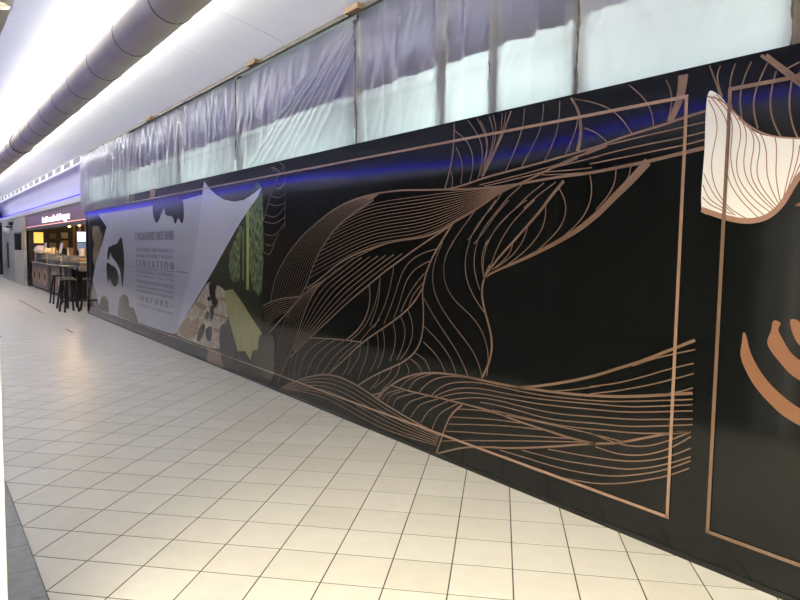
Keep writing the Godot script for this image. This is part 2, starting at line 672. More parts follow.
# ---------------------------------------------------------------- the hoarding
func build_hoarding() -> void:
	var root := thing("construction_hoarding", "glossy black hoarding with copper leaf line art along the closed shop", "hoarding", Vector3.ZERO)
	var black := mat(c8(17, 18, 18), 0.1)
	black.metallic_specular = 0.42
	var st := mb()
	var us := []
	var u := -4.0
	while u < 16.55:
		us.append(u)
		u += 0.12
	us.append(16.55)
	var vs := [0.012, 0.4, 0.8, 1.2, 1.5, 1.7]
	var v := 1.78
	while v < 2.495:
		vs.append(v)
		v += 0.04
	vs.append(2.5)
	for i in us.size() - 1:
		for j in vs.size() - 1:
			var c := [[us[i], vs[j]], [us[i + 1], vs[j]], [us[i + 1], vs[j + 1]], [us[i], vs[j + 1]]]
			var p := []
			var n := []
			for q in c:
				p.append(wallpt(q[0], q[1]))
				n.append(wallnormal(q[0], q[1]))
			stri(st, [p[0], p[1], p[2]], [n[0], n[1], n[2]])
			stri(st, [p[0], p[2], p[3]], [n[0], n[2], n[3]])
	bx(st, Vector3(W + 0.003, 0.012, -16.548), Vector3(W + 0.02, 2.499, 4.0))
	obj("board", st, black, root)
	obj("skirting", ubox(W - 0.004, W + 0.02, 0.0, 0.03, -4.0, 16.56), mat(c8(14, 14, 14), 0.35), root)
	var copper := mat(c8(110, 86, 68), 0.3)
	var pale := mat(c8(142, 112, 92), 0.3)
	var calm := {"left": "leaf_line_art", "lower": "leaf_line_art", "centre": "leaf_line_art", "strands": "strand_line_art", "right": "leaf_line_art", "top": "leaf_line_art", "feather": "feather_line_art", "rightfan": "leaf_line_art"}
	for g in calm:
		var s := mb()
		for a in STROKES[g]:
			ribbon(s, crom(a, 2), a[0], a[1], 0.0012)
			if g == "rightfan":
				obj("leaf_line", s, copper, root)
				s = mb()
		if g != "rightfan":
			obj(calm[g], s, copper, root)
	# two thin rectangular borders
	for f in [[16.2, 1.875, 2.36, 0.19, true], [1.655, -3.6, 2.355, 0.19, false]]:
		var s := mb()
		for seg in [[Vector2(f[0], f[2]), Vector2(f[1], f[2])], [Vector2(f[0], f[3]), Vector2(f[1], f[3])], [Vector2(f[1], f[2] + 0.009), Vector2(f[1], f[3] - 0.009)], [Vector2(f[0], f[2] + 0.009), Vector2(f[0], f[3] - 0.009)]]:
			var line := PackedVector2Array()
			var n := maxi(2, int(seg[0].distance_to(seg[1]) / 0.1))
			for k in n + 1:
				line.append(seg[0].lerp(seg[1], float(k) / n))
			ribbon(s, line, 0.018, 0.018, 0.006)
		obj("border_line", s, pale if f[4] else copper, root)
	# the white cup and the copper bands on the near board
	var cup := obj("cup_print", flat_print(crom_closed(PRINTS.cup), 0.0018), mat(c8(232, 228, 220), 0.3), root)
	var s2 := mb()
	for a in STROKES.cup:
		ribbon(s2, crom(a, 2), a[0], a[1], 0.0026)
	obj("cup_lines", s2, mat(c8(148, 112, 92), 0.3), cup)
	for k in ["band1", "band2", "band3", "spike"]:
		obj("copper_band_print", flat_print(crom_closed(PRINTS[k], 3), 0.0012), mat(c8(122, 84, 60), 0.3), root)
	build_poster(root)

func build_poster(root: Node3D) -> void:
	var paper := mat(c8(184, 185, 194), 0.16)
	var fold := mat(c8(198, 198, 208), 0.16)
	var dark := mat(c8(34, 34, 32), 0.16)
	var poster := obj("poster", flat_print(raw_poly("sheet"), 0.003), paper, root)
	poster.set_meta("label", "printed grey torn paper sheet with lettering")
	var leafy := grained(noise_tex(71, 0.05, c8(44, 52, 34), c8(132, 142, 104), 256, c8(80, 94, 62)), Vector3(1.0, 0.7, 1.6), 0.16)
	var wood := grained(noise_tex(72, 0.02, c8(14, 20, 14), c8(52, 66, 40)), Vector3(1.0, 0.25, 2.0), 0.16)
	var path := grained(noise_tex(73, 0.02, c8(150, 136, 116), c8(206, 194, 172)), Vector3.ONE * 1.3, 0.16)
	var lawn := grained(noise_tex(74, 0.03, c8(144, 142, 98), c8(170, 166, 118)), Vector3(2.0, 0.25, 3.0), 0.16)
	var brown := grained(noise_tex(75, 0.03, c8(116, 96, 72), c8(168, 148, 122)), Vector3.ONE * 2.0, 0.16)
	obj("garden_photo", flat_print(raw_poly("photo"), 0.0012), wood, poster)
	var lays := [["dark_trees", wood, 0.0016, 1], ["foliage", leafy, 0.002, 3], ["foliage2", leafy, 0.002, 3], ["pole2", mat(c8(84, 104, 62), 0.16), 0.0022, 1], ["pole", mat(c8(138, 146, 88), 0.16), 0.0024, 1], ["path", path, 0.002, 1], ["lawn", lawn, 0.0022, 1], ["wedge", mat(c8(138, 116, 98), 0.16), 0.0022, 1]]
	for a in lays:
		obj({"dark_trees": "printed_trees", "foliage": "printed_foliage", "foliage2": "printed_foliage", "pole": "printed_post", "pole2": "printed_post", "path": "printed_path", "lawn": "printed_lawn", "wedge": "printed_path_edge"}[a[0]], flat_print(crom_closed(PRINTS[a[0]], a[3]), a[2]), a[1], poster)
	for k in ["dk1", "dk2", "dk3", "dk4", "dk5", "dk6"]:
		obj("printed_dark_shape", flat_print(crom_closed(PRINTS[k], 2), 0.0026), dark, poster)  # flat dark shapes within the garden print
	for k in ["br1", "br2", "br3", "br4", "br5"]:
		obj("printed_stone", flat_print(crom_closed(PRINTS[k], 2), 0.0024), brown, poster)
	for k in ["leaf1", "leaf2", "leaf3"]:
		obj("printed_leaf", flat_print(crom_closed(PRINTS[k], 4), 0.0032), mat(c8(44, 46, 42), 0.16) if k != "leaf3" else mat(c8(70, 66, 56), 0.16), poster)
	obj("printed_curled_corner", flat_print(raw_poly("curl"), 0.0036), fold, poster)
	obj("printed_curled_edge", flat_print(raw_poly("curl2"), 0.0036), mat(c8(188, 186, 196), 0.16), poster)
	for k in ["tan", "tan2"]:
		obj("printed_wood", flat_print(raw_poly(k), 0.0016), mat(c8(128, 112, 84), 0.2), poster)
	obj("printed_strip", flat_print(raw_poly("tstrip"), 0.0016), mat(c8(150, 122, 104), 0.2), poster)
	for k in ["s_upper", "s_lower", "s_left", "bleaf1", "bleaf2", "tleaf"]:
		obj("printed_leaf", flat_print(crom_closed(PRINTS[k], 3), 0.0042), mat(c8(42, 42, 40), 0.16), poster)
	# lettering of the sheet
	var ink := mat(c8(46, 46, 54), 0.3)
	var x := W - 0.0046
	lettering("L'ACADEMIE DES SENS", 12.29, 10.11, 1.675, 1.815, x, ink, poster, "lettering", true)
	lettering("TASTING MOMENTS", 12.29, 10.12, 1.475, 1.54, x, ink, poster)
	lettering("ECHANGES GRANDS DETENTE", 12.29, 10.12, 1.385, 1.435, x, ink, poster)
	lettering("S E N S A T I O N", 12.29, 10.12, 1.215, 1.335, x, ink, poster, "lettering", true)
	lettering("ARTISANALE RONDES", 12.29, 10.13, 1.105, 1.155, x, ink, poster)
	lettering("ARTISANALES ET RECETTES", 12.29, 10.13, 1.04, 1.07, x, ink, poster)
	lettering("D'UN MEILLEUR SUCRE", 12.29, 10.13, 0.925, 0.985, x, ink, poster)
	lettering("PAINS ET VIENNOISERIES", 12.29, 10.13, 0.85, 0.885, x, ink, poster)
	lettering("GOURMANDES ET SAVEURS", 12.29, 10.14, 0.77, 0.81, x, ink, poster)
	lettering("N A T U R E", 12.02, 10.42, 0.615, 0.715, x, ink, poster, "lettering", true)
	lettering("PARTAGE ET GOURMANDISES", 12.29, 10.14, 0.52, 0.555, x, ink, poster)
	for r in [[12.29, 10.12, 1.19], [13.1, 12.42, 1.2], [10.02, 9.48, 1.2], [12.3, 12.1, 0.66], [10.34, 10.14, 0.66]]:
		obj("ruled_line", ubox(W - 0.0055, W - 0.0045, r[2] - 0.006, r[2] + 0.006, r[1], r[0]), ink, poster)

# ---------------------------------------------------------------- plastic sheeting over the hoarding
func plastic(alpha: float, tint: Color, rough: float) -> StandardMaterial3D:
	var m := mat(Color(tint.r, tint.g, tint.b, alpha), rough)
	m.transparency = BaseMaterial3D.TRANSPARENCY_ALPHA
	m.cull_mode = BaseMaterial3D.CULL_DISABLED
	m.backlight_enabled = true
	m.backlight = Color(1.0, 1.0, 1.0)
	return m

# u0..u1 along the mall; folds: [u at the bottom, lean, width, depth]; ripple: amplitude and count of soft folds
func sheet(u0: float, u1: float, top: float, bottom: float, folds: Array, ripple: float, count: float, seed_: int, x: float, m: Material, label: String) -> void:
	var n := FastNoiseLite.new()
	n.seed = seed_
	n.frequency = 1.4
	var fine := FastNoiseLite.new()
	fine.seed = seed_ + 5
	fine.frequency = 5.0
	var nu := int((u1 - u0) / 0.022)
	var nv := 44
	var pts := []
	for j in nv + 1:
		var t := float(j) / nv
		for i in nu + 1:
			var s := float(i) / nu
			var u := lerpf(u0, u1, s)
			var v := lerpf(bottom, top, t)
			var d := 0.0
			var hang := 0.35 + 0.65 * (1.0 - t)
			d += ripple * sin(s * TAU * count + 2.2 * n.get_noise_2d(u * 0.7, v * 0.4)) * hang
			d += 0.014 * n.get_noise_2d(u * 1.5, v * 0.6) + 0.006 * fine.get_noise_2d(u * 1.4 + v * 0.3, v * 0.3)
			for f in folds:
				var c: float = f[0] + f[1] * t
				var w: float = f[2] * (0.5 + 0.8 * (1.0 - t))
				var q: float = (u - c) / w
				d += f[3] * exp(-absf(q) * 1.6) * (0.55 + 0.45 * t)
			# the crease where the roll was folded
			d += 0.004 * exp(-pow((v - (bottom + 0.41)) / 0.012, 2.0))
			d = clampf(d + 0.018, 0.0, 0.052)
			var edge := smoothstep(0.0, 0.06, s) * smoothstep(0.0, 0.06, 1.0 - s)
			var uu := u + 0.05 * (edge) * n.get_noise_2d(u * 1.1 + 9.0, v * 1.3) * (1.0 - t * 0.5) + 0.02 * (1.0 - edge) * n.get_noise_2d(3.0, v * 3.0)
			pts.append(Vector3(x - d, v + (0.012 * n.get_noise_2d(u * 4.0, 7.0) if j == nv else 0.0), -uu))
	var st := mb()
	for p in pts:
		st.add_vertex(p)
	for j in nv:
		for i in nu:
			var a := j * (nu + 1) + i
			for k in [a, a + nu + 1, a + 1, a + 1, a + nu + 1, a + nu + 2]:
				st.add_index(k)
	st.generate_normals()
	tag(obj("plastic_sheet", st, m), label, "plastic sheet", "plastic sheets hung above the hoarding")

func build_plastic() -> void:
	var clear := plastic(0.36, c8(208, 210, 214), 0.2)
	var milky := plastic(0.92, c8(238, 242, 240), 0.3)
	var grey := plastic(0.6, c8(176, 176, 176), 0.22)
	var tan := plastic(0.8, c8(150, 128, 92), 0.22)
	sheet(-1.2, 1.42, 3.655, 2.46, [[0.9, 0.2, 0.05, 0.03], [1.3, -0.1, 0.04, 0.03]], 0.02, 5.0, 3, W + 0.077, tan, "brownish crumpled plastic sheet at the right end above the hoarding")
	sheet(1.43, 2.61, 3.655, 2.46, [[2.3, 0.3, 0.09, 0.03], [1.95, 0.65, 0.1, 0.026], [2.5, 0.05, 0.05, 0.03], [1.6, 0.5, 0.08, 0.02]], 0.008, 1.5, 4, W + 0.077, milky, "bright milky plastic sheet above the black hoarding's near boards")
	sheet(2.63, 3.36, 3.655, 2.46, [[2.75, 0.1, 0.04, 0.03], [3.0, -0.15, 0.05, 0.035], [3.2, 0.1, 0.04, 0.025], [3.35, 0.05, 0.04, 0.03]], 0.012, 3.0, 5, W + 0.077, grey, "grey gathered plastic sheet next to the bright milky one")
	sheet(3.38, 5.05, 3.655, 2.46, [[3.9, 0.1, 0.05, 0.02], [4.35, 0.12, 0.025, 0.02], [4.62, 0.03, 0.03, 0.018], [4.85, 0.17, 0.04, 0.03], [3.6, 0.05, 0.05, 0.025], [3.75, 0.12, 0.04, 0.022]], 0.006, 4.0, 6, W + 0.077, clear, "smooth clear plastic sheet tinted violet by the light behind")
	var fan := []
	for i in 9:
		fan.append([7.5 - 0.2 * i, -2.15 + 0.13 * i, 0.075, 0.032 if i % 2 == 0 else 0.022])
	sheet(5.11, 7.83, 3.615, 2.49, fan, 0.006, 6.0, 7, W + 0.077, clear, "clear plastic sheet with folds fanning down from its right corner")
	sheet(7.87, 10.03, 3.655, 2.46, [[8.1, 0.2, 0.05, 0.035], [8.4, 0.1, 0.05, 0.03], [8.8, -0.2, 0.06, 0.035], [9.2, 0.1, 0.05, 0.03], [9.6, 0.1, 0.06, 0.035]], 0.014, 7.0, 8, W + 0.077, clear, "clear rippled plastic sheet hung above the poster's torn corner")
	sheet(10.05, 12.95, 3.655, 2.46, [[10.5, 0.2, 0.06, 0.04], [11.3, 0.3, 0.06, 0.03]], 0.024, 9.0, 9, W + 0.077, grey, "grey plastic sheet with tight folds above the poster lettering")
	sheet(12.54, 16.9, 3.61, 2.36, [[13.5, 0.2, 0.06, 0.03], [15.0, -0.3, 0.07, 0.03]], 0.03, 15.0, 10, W - 0.008, clear, "farthest plastic sheet, tightly pleated beside the bakery")

	var pine := grained(noise_tex(91, 0.02, c8(120, 96, 66), c8(168, 140, 100)), Vector3(3.0, 0.4, 3.0), 0.7)
	var stud := grained(noise_tex(92, 0.02, c8(96, 90, 80), c8(130, 122, 108)), Vector3(3.0, 0.4, 3.0), 0.7)
	var where := [[1.40, "beside the brownish sheet"], [2.63, "between the milky and the grey sheet"], [3.34, "at the left edge of the grey gathered sheet"], [3.88, "behind the smooth violet sheet"], [5.08, "between the smooth sheet and the fanned sheet"], [7.8, "at the far edge of the fanned sheet"], [10.05, "behind the overlap above the lettering"], [12.5, "at the start of the pleated sheet"], [14.6, "behind the middle of the pleated sheet"], [16.7, "at the bakery end of the sheeting"]]
	for a in where:
		tag(obj("timber_batten", ubox(W + 0.079, W + 0.119, 2.42, 3.655, a[0] - 0.042, a[0] + 0.042, 0.003), stud), "upright grey timber batten " + a[1], "batten", "timber battens behind the sheeting")
	var rail_m := mat(c8(92, 82, 68), 0.6)
	tag(obj("timber_rail", ubox(W - 0.012, W + 0.024, 3.622, 3.664, -1.3, 16.9, 0.002), rail_m), "long dark timber rail under the ceiling edge above the plastic", "rail")
	for a in [[4.98, "nearest pine block nailed to the rail above the smooth sheet"], [7.1, "pine block on the rail above the fanned sheet"], [11.2, "farthest pine block on the rail above the grey folded sheet"]]:
		tag(obj("timber_block", ubox(W - 0.07, W - 0.013, 3.618, 3.664, a[0] - 0.11, a[0] + 0.11, 0.003), pine), a[1], "block", "pine blocks on the rail")

# ---------------------------------------------------------------- the near side: the shop the camera stands in
func build_near_side() -> void:
	var dark := mat(c8(40, 40, 42), 0.5)
	struct(obj("wall_left", ubox(0.12, 0.34, 0.0, 2.655, 5.2, 40.0), dark))
	struct(obj("wall_back", ubox(-4.2, -4.0, 0.0, 4.1, -5.0, 3.0), mat(c8(70, 68, 66), 0.8)))
	struct(obj("wall_side", ubox(-4.0, 0.1, 0.0, 2.655, 2.87, 3.0), dark))
	struct(obj("wall_near", ubox(-4.2, 5.3, 0.0, 4.1, -5.2, -5.0), mat(c8(110, 110, 112), 0.8)))
	struct(obj("ceiling_shop", ubox(-4.2, MIRROR - 3.27 - 0.02, 2.665, 2.72, -5.0, 3.0), mat(c8(150, 146, 168), 0.7)))
	# white jamb of the shop opening
	var jamb := holder("door_1")
	obj("jamb", ubox(-0.06, 0.2175, 0.0, 2.66, 2.6, 2.85, 0.004), mat(c8(248, 248, 248), 0.4), jamb)
	# lit ceiling panels of the near shop
	for a in [[0.9, "lit square ceiling panel of the near shop, towards the bakery"], [-1.3, "lit square ceiling panel of the near shop, behind the camera"]]:
		var k := thing("ceiling_light_panel", a[1], "light panel", Vector3(-1.3, 2.664, -a[0]), "ceiling panels of the near shop")
		obj("frame", box_st(Vector3(-0.62, -0.03, -0.62), Vector3(0.62, 0.0, 0.62), 0.004), mat(c8(230, 230, 230), 0.5), k)
		obj("diffuser", box_st(Vector3(-0.58, -0.036, -0.58), Vector3(0.58, -0.03, 0.58)), glow(Color(1.0, 0.95, 0.82), 1.5), k)
		var l := AreaLight3D.new()
		l.name = "panel_light"
		l.area_size = Vector2(1.16, 1.16)
		l.area_normalize_energy = false
		l.light_color = Color(1.0, 0.97, 0.87)
		l.light_energy = PANEL
		l.area_range = 30.0
		l.area_attenuation = 2.0
		l.shadow_enabled = true
		k.add_child(l, true)
		l.position = Vector3(0, -0.04, 0)
		l.rotation.x = -PI / 2
	# round surface spotlights under the bulkhead
	for a in [[0.31, 3.42, 0.12, "round white ceiling spotlight glowing at the top left corner"], [0.31, 0.2, 1.0, "round white spotlight under the bulkhead level with the camera"], [0.31, -1.6, 1.0, "round white spotlight under the bulkhead behind the camera"]]:
		var k := thing("ceiling_spotlight", a[3], "spotlight", Vector3(a[0], 2.655, -a[1]), "spotlights of the near shop")
		var st := mb()
		lathe(st, [Vector2(0.0, 0.0), Vector2(0.062, 0.0), Vector2(0.062, -0.05), Vector2(0.052, -0.05), Vector2(0.05, -0.02), Vector2(0.0, -0.02)], 24)
		obj("housing", st, mat(c8(220, 220, 222), 0.4), k)
		var d := mb()
		lathe(d, [Vector2(0.0, -0.022), Vector2(0.048, -0.022), Vector2(0.048, -0.03), Vector2(0.0, -0.03)], 24)
		obj("bulb_disc", d, glow(Color(1.0, 0.93, 0.78), 3.0 if a[2] > 0.5 else 1.3), k)
		var l := SpotLight3D.new()
		l.name = "spotlight_beam"
		l.light_color = Color(1.0, 0.96, 0.84)
		l.light_energy = SPOT * a[2]
		l.light_size = 0.045
		l.spot_range = 30.0
		l.spot_attenuation = 2.0
		l.spot_angle = 46.0
		l.spot_angle_attenuation = 0.6
		l.shadow_enabled = true
		k.add_child(l, true)
		l.position = Vector3(0, -0.056, 0)
		l.look_at_from_position(Vector3(a[0], 2.599, -a[1]), Vector3(2.5, 0.0, -a[1] - 0.6), Vector3.BACK)

# ---------------------------------------------------------------- the bakery
func build_bakery() -> void:
	var greyw := mat(c8(150, 148, 142), 0.6)
	# shell of the recess
	struct(obj("wall_bakery_back", ubox(6.7, 6.85, 0.0, 2.75, 16.6, 40.0), mat(c8(46, 40, 36), 0.8)))
	struct(obj("wall_bakery_right", ubox(3.19, 6.7, 0.0, 2.65, 16.62, 16.82), mat(c8(74, 76, 82), 0.5)))
	struct(obj("wall_bakery_left", ubox(3.40, 6.7, 0.0, 2.65, 28.3, 28.5), mat(c8(50, 42, 36), 0.7)))
	struct(obj("ceiling_bakery", ubox(3.34, 6.7, 2.53, 2.65, 16.82, 40.0), mat(c8(48, 46, 46), 0.8)))
	struct(obj("wall_right_behind", ubox(5.2, 5.3, 0.0, 4.06, -5.0, 16.6), mat(c8(222, 228, 228), 0.8)))
	struct(obj("wall_bakery_top", ubox(3.76, 5.3, 2.651, 4.06, 16.62, 16.7), mat(c8(200, 200, 200), 0.8)))
	# work lights strung inside the closed shop, below the top of the hoarding
	for i in 6:
		var k := thing("work_light", "fluorescent work light behind the hoarding, %s from the near end" % ["first", "second", "third", "fourth", "fifth", "sixth"][i], "work light", Vector3(4.3, 2.2, -(0.6 + 2.9 * i)), "work lights behind the hoarding")
		obj("batten", box_st(Vector3(-0.05, 0.0, -0.75), Vector3(0.05, 0.06, 0.75), 0.006), mat(c8(220, 220, 220), 0.5), k)
		obj("tube", box_st(Vector3(-0.02, 0.062, -0.72), Vector3(0.02, 0.095, 0.72), 0.008), glow(Color(0.92, 1.0, 0.98), 3.0), k)
		for s in [-1.0, 1.0]:
			obj("stand_leg", box_st(Vector3(-0.02, -2.2, s * 0.6 - 0.02), Vector3(0.02, 0.0, s * 0.6 + 0.02), 0.003), mat(c8(60, 60, 60), 0.5), k)
		var wl := AreaLight3D.new()
		wl.name = "tube_light"
		wl.area_size = Vector2(0.06, 1.44)
		wl.area_normalize_energy = false
		wl.light_color = Color(0.92, 1.0, 0.98)
		wl.light_energy = WORK * (1.9 if i < 2 else 1.0)
		wl.area_range = 30.0
		wl.area_attenuation = 2.0
		wl.shadow_enabled = true
		k.add_child(wl, true)
		wl.position = Vector3(0, 0.1, 0)
		wl.rotation.x = PI / 2
	struct(obj("wall_right_above", ubox(3.82, 3.9, 2.65, 4.06, 16.6, 40.0), mat(c8(96, 94, 98), 0.8)))
	struct(obj("wall_far", ubox(0.0, 7.0, 0.0, 4.06, 40.0, 40.2), mat(c8(60, 58, 60), 0.8)))
	# fascia with the glowing name
	var sign := thing("shop_sign", "mauve shop sign with glowing white lettering above the bakery counter", "sign", Vector3.ZERO)
	obj("upper_fascia", ubox(3.285, 3.335, 2.575, 2.655, 16.85, 28.2), mat(c8(92, 88, 86), 0.6), sign)
	obj("sign_panel", ubox(3.30, 3.335, 2.215, 2.572, 16.85, 28.0, 0.004), mat(c8(128, 98, 124), 0.5), sign)
	obj("lower_fascia", ubox(3.285, 3.335, 2.09, 2.195, 16.85, 28.2), mat(c8(82, 80, 78), 0.6), sign)
	obj("glowing_edge", ubox(3.292, 3.30, 2.197, 2.214, 16.9, 28.0), glow(Color(1.0, 0.68, 0.62), 1.6), sign)
	lettering("leBoulablage", 24.1, 19.4, 2.215, 2.47, 3.292, glow(Color(1.0, 0.97, 1.0), 1.2), sign, "glowing_lettering", true, 0.02)
	var sl := AreaLight3D.new()
	sl.name = "sign_light"
	sl.area_size = Vector2(5.6, 0.25)
	sl.area_normalize_energy = false
	sl.light_color = Color(1.0, 0.9, 0.92)
	sl.light_energy = 1.0
	sl.area_range = 40.0
	sl.shadow_enabled = true
	add_child(sl)
	sl.look_at_from_position(Vector3(3.26, 2.36, -21.8), Vector3(2.0, 2.2, -21.8), Vector3.UP)

	# pale pier and glazed door left of the bakery
	var pier := thing("shop_pier", "pale grey panelled pier with a tall glass door left of the bakery", "pier", Vector3.ZERO)
	obj("door_leaf", ubox(3.24, 3.34, 0.0, 2.62, 31.6, 36.2, 0.004), mat(c8(172, 172, 168), 0.5), pier)
	obj("side_panel", ubox(3.24, 3.34, 0.0, 1.35, 28.5, 31.5, 0.004), mat(c8(204, 198, 186), 0.55), pier)
	obj("upper_panel", ubox(3.24, 3.34, 2.05, 2.62, 28.5, 31.5, 0.004), mat(c8(160, 158, 150), 0.55), pier)
	var gl := mat(c8(52, 56, 54), 0.08)
	obj("dark_glass_pane", ubox(3.26, 3.30, 1.355, 2.045, 29.2, 31.5), gl, pier)
	obj("pale_post", ubox(3.24, 3.34, 1.355, 2.045, 28.5, 29.15, 0.004), mat(c8(186, 176, 158), 0.55), pier)
	obj("long_handle", ubox(3.19, 3.235, 0.55, 1.65, 33.5, 33.9, 0.006), mat(c8(88, 90, 92), 0.35, 0.6), pier)
	var cam := thing("security_camera", "white dome security camera under a dark bracket on the pale pier", "camera", Vector3(3.07, 2.17, -32.2))
	var dome := mb()
	lathe(dome, [Vector2(0.0, -0.16), Vector2(0.09, -0.13), Vector2(0.145, -0.06), Vector2(0.16, 0.02), Vector2(0.14, 0.09), Vector2(0.0, 0.1)], 20)
	obj("dome", dome, mat(c8(236, 236, 236), 0.3), cam)
	obj("bracket", box_st(Vector3(-0.05, 0.1, -0.12), Vector3(0.157, 0.17, 0.12), 0.01), mat(c8(36, 36, 38), 0.5), cam)
	tag(obj("wall_speaker", ubox(3.10, 3.238, 2.37, 2.52, 31.75, 32.3, 0.02), mat(c8(44, 44, 46), 0.5)), "small dark box on the pale pier above the dome camera", "speaker")

	# counter: two panelled units, a worktop, and dark slots between
	var steel := mat(c8(112, 106, 102), 0.45)
	var motif := mat(c8(168, 132, 112), 0.45)
	var darkm := mat(c8(26, 25, 25), 0.5)
	var units := [[20.9, 23.35, "counter unit with copper hexagons nearer the bar stools"], [24.05, 27.6, "longer counter unit with copper hexagons near the pale pier"]]
	for un in units:
		var k := thing("counter_unit", un[2], "counter", Vector3.ZERO, "bakery counter units")
		obj("body", ubox(3.40, 3.95, 0.1, 0.90, un[0], un[1], 0.006), steel, k)
		obj("plinth", ubox(3.46, 3.95, 0.0, 0.1, un[0], un[1]), darkm, k)
		var nn := 3 if un[1] - un[0] > 3.0 else 2
		var pitch: float = (un[1] - un[0]) / nn
		for i in nn:
			var cu: float = un[0] + pitch * (i + 0.5)
			var ring := mb()
			var inner := mb()
			for q in 6:
				var a0 := TAU * q / 6.0
				var a1 := TAU * (q + 1) / 6.0
				var rr := pitch * 0.49
				var p0 := Vector3(3.385, 0.5 + 0.3 * sin(a0), -cu - rr * cos(a0))
				var p1 := Vector3(3.385, 0.5 + 0.3 * sin(a1), -cu - rr * cos(a1))
				var c := Vector3(3.385, 0.5, -cu)
				var i0 := c + (p0 - c) * 0.5
				var i1 := c + (p1 - c) * 0.5
				quad(ring, p0, p1, i1, i0, Vector3.LEFT)
				quad(ring, p0, p1, p1 + Vector3(0.014, 0, 0), p0 + Vector3(0.014, 0, 0), p0 - c)
				quad(ring, i0, i1, i1 + Vector3(0.014, 0, 0), i0 + Vector3(0.014, 0, 0), c - i0)
				tri(inner, c + Vector3(0.008, 0, 0), i0 + Vector3(0.008, 0, 0), i1 + Vector3(0.008, 0, 0), Vector3.LEFT)
			obj("copper_hexagon", ring, motif, k)
			obj("dark_hexagon", inner, darkm, k)
	tag(obj("filler_panel", ubox(3.44, 3.95, 0.0, 0.9, 23.37, 24.03, 0.004), darkm), "black filler panel between the two counter units", "panel")
	tag(obj("end_panel", ubox(3.42, 3.95, 0.0, 0.9, 20.2, 20.88, 0.004), darkm), "black counter end panel behind the bar stools", "panel")
	tag(obj("worktop", ubox(3.36, 4.0, 0.905, 0.955, 18.4, 27.7, 0.006), mat(c8(128, 122, 116), 0.25)), "long grey worktop over the bakery counter units", "worktop")
	# glass display cases with loaves
	var pane := mat(Color(0.86, 0.9, 0.9, 0.16), 0.05)
	pane.transparency = BaseMaterial3D.TRANSPARENCY_ALPHA
	for a in [[19.0, 21.6, "glass display case nearest the bar stools"], [21.9, 24.3, "glass display case in the middle of the counter"], [24.6, 27.2, "glass display case nearest the pale pier"]]:
		var g := thing("display_case", a[2], "display case", Vector3.ZERO, "glass cases on the counter")
		obj("front_pane", ubox(3.44, 3.448, 0.957, 1.28, a[0], a[1]), pane, g)
		obj("top_pane", ubox(3.44, 3.9, 1.28, 1.29, a[0], a[1]), pane, g)
		obj("side_pane", ubox(3.45, 3.9, 0.957, 1.278, a[0], a[0] + 0.01), pane, g)
		obj("side_pane", ubox(3.45, 3.9, 0.957, 1.278, a[1] - 0.01, a[1]), pane, g)
		obj("shelf", ubox(3.47, 3.88, 1.10, 1.112, a[0] + 0.02, a[1] - 0.02), mat(c8(190, 186, 180), 0.3), g)
	var crusts := [mat(c8(176, 124, 62), 0.7), mat(c8(200, 154, 88), 0.7), mat(c8(140, 86, 44), 0.7), mat(c8(222, 198, 156), 0.7)]
	var words := ["golden", "pale golden", "dark brown", "floury"]
	var loaf_st := mb()
	lathe(loaf_st, [Vector2(0.0, 0.0), Vector2(0.09, 0.0), Vector2(0.12, 0.03), Vector2(0.115, 0.07), Vector2(0.07, 0.105), Vector2(0.0, 0.118)], 14)
	var loaf: Mesh = loaf_st.commit()
	for i in 12:
		var o := obj("bread_roll", loaf, crusts[i % 4])
		o.position = Vector3(3.6 + 0.1 * (i % 2), 0.957 if i % 2 == 0 else 1.114, -([19.35, 22.2, 24.95][i / 4] + 0.55 * (i % 4)))
		o.scale = Vector3(1.1, 1.0, 1.7)
		tag(o, "%s bread roll in the glass case %s" % [words[i % 4], ["nearest the bar stools", "in the middle of the counter", "nearest the pale pier"][i / 4]], "bread roll", "bread rolls in the cases")
	# price cards, paper bags and a till on top
	for a in [[23.0, "white tilted price card nearer the bar stools"], [26.2, "white tilted price card nearer the lit panel"]]:
		var k := thing("price_card", a[1], "card", Vector3(3.6, 1.292, -a[0]), "price cards on the cases")
		var st := mb()
		bx(st, Vector3(-0.006, 0.0, -0.22), Vector3(0.006, 0.34, 0.22), 0.002)
		var cd := obj("card", st, mat(c8(238, 236, 240), 0.5), k)
		cd.rotation.z = -0.2
		cd.position.y = 0.02
		obj("foot", box_st(Vector3(-0.03, 0.0, -0.1), Vector3(0.03, 0.02, 0.1), 0.003), darkm, k)
	for a in [[27.05, 0.26, "tall white paper bag on the counter beside the pale pier"], [25.5, 0.17, "short cream paper bag on the display case"]]:
		var st := mb()
		lathe(st, [Vector2(0.0, 0.0), Vector2(0.2, 0.0), Vector2(0.24, a[1] * 0.3), Vector2(0.19, a[1] * 0.75), Vector2(0.09, a[1]), Vector2(0.0, a[1] * 0.96)], 12)
		var o := obj("paper_bag", st, mat(c8(234, 222, 214) if a[1] > 0.2 else c8(240, 224, 180), 0.7))
		o.position = Vector3(3.62 if a[1] > 0.2 else 3.7, 1.2915, -a[0])
		tag(o, a[2], "bag", "bags on the counter")
	var cup_st := mb()
	lathe(cup_st, [Vector2(0.0, 0.0), Vector2(0.05, 0.0), Vector2(0.06, 0.16), Vector2(0.064, 0.2), Vector2(0.058, 0.2), Vector2(0.05, 0.02), Vector2(0.0, 0.02)], 14)
	var cups: Mesh = cup_st.commit()
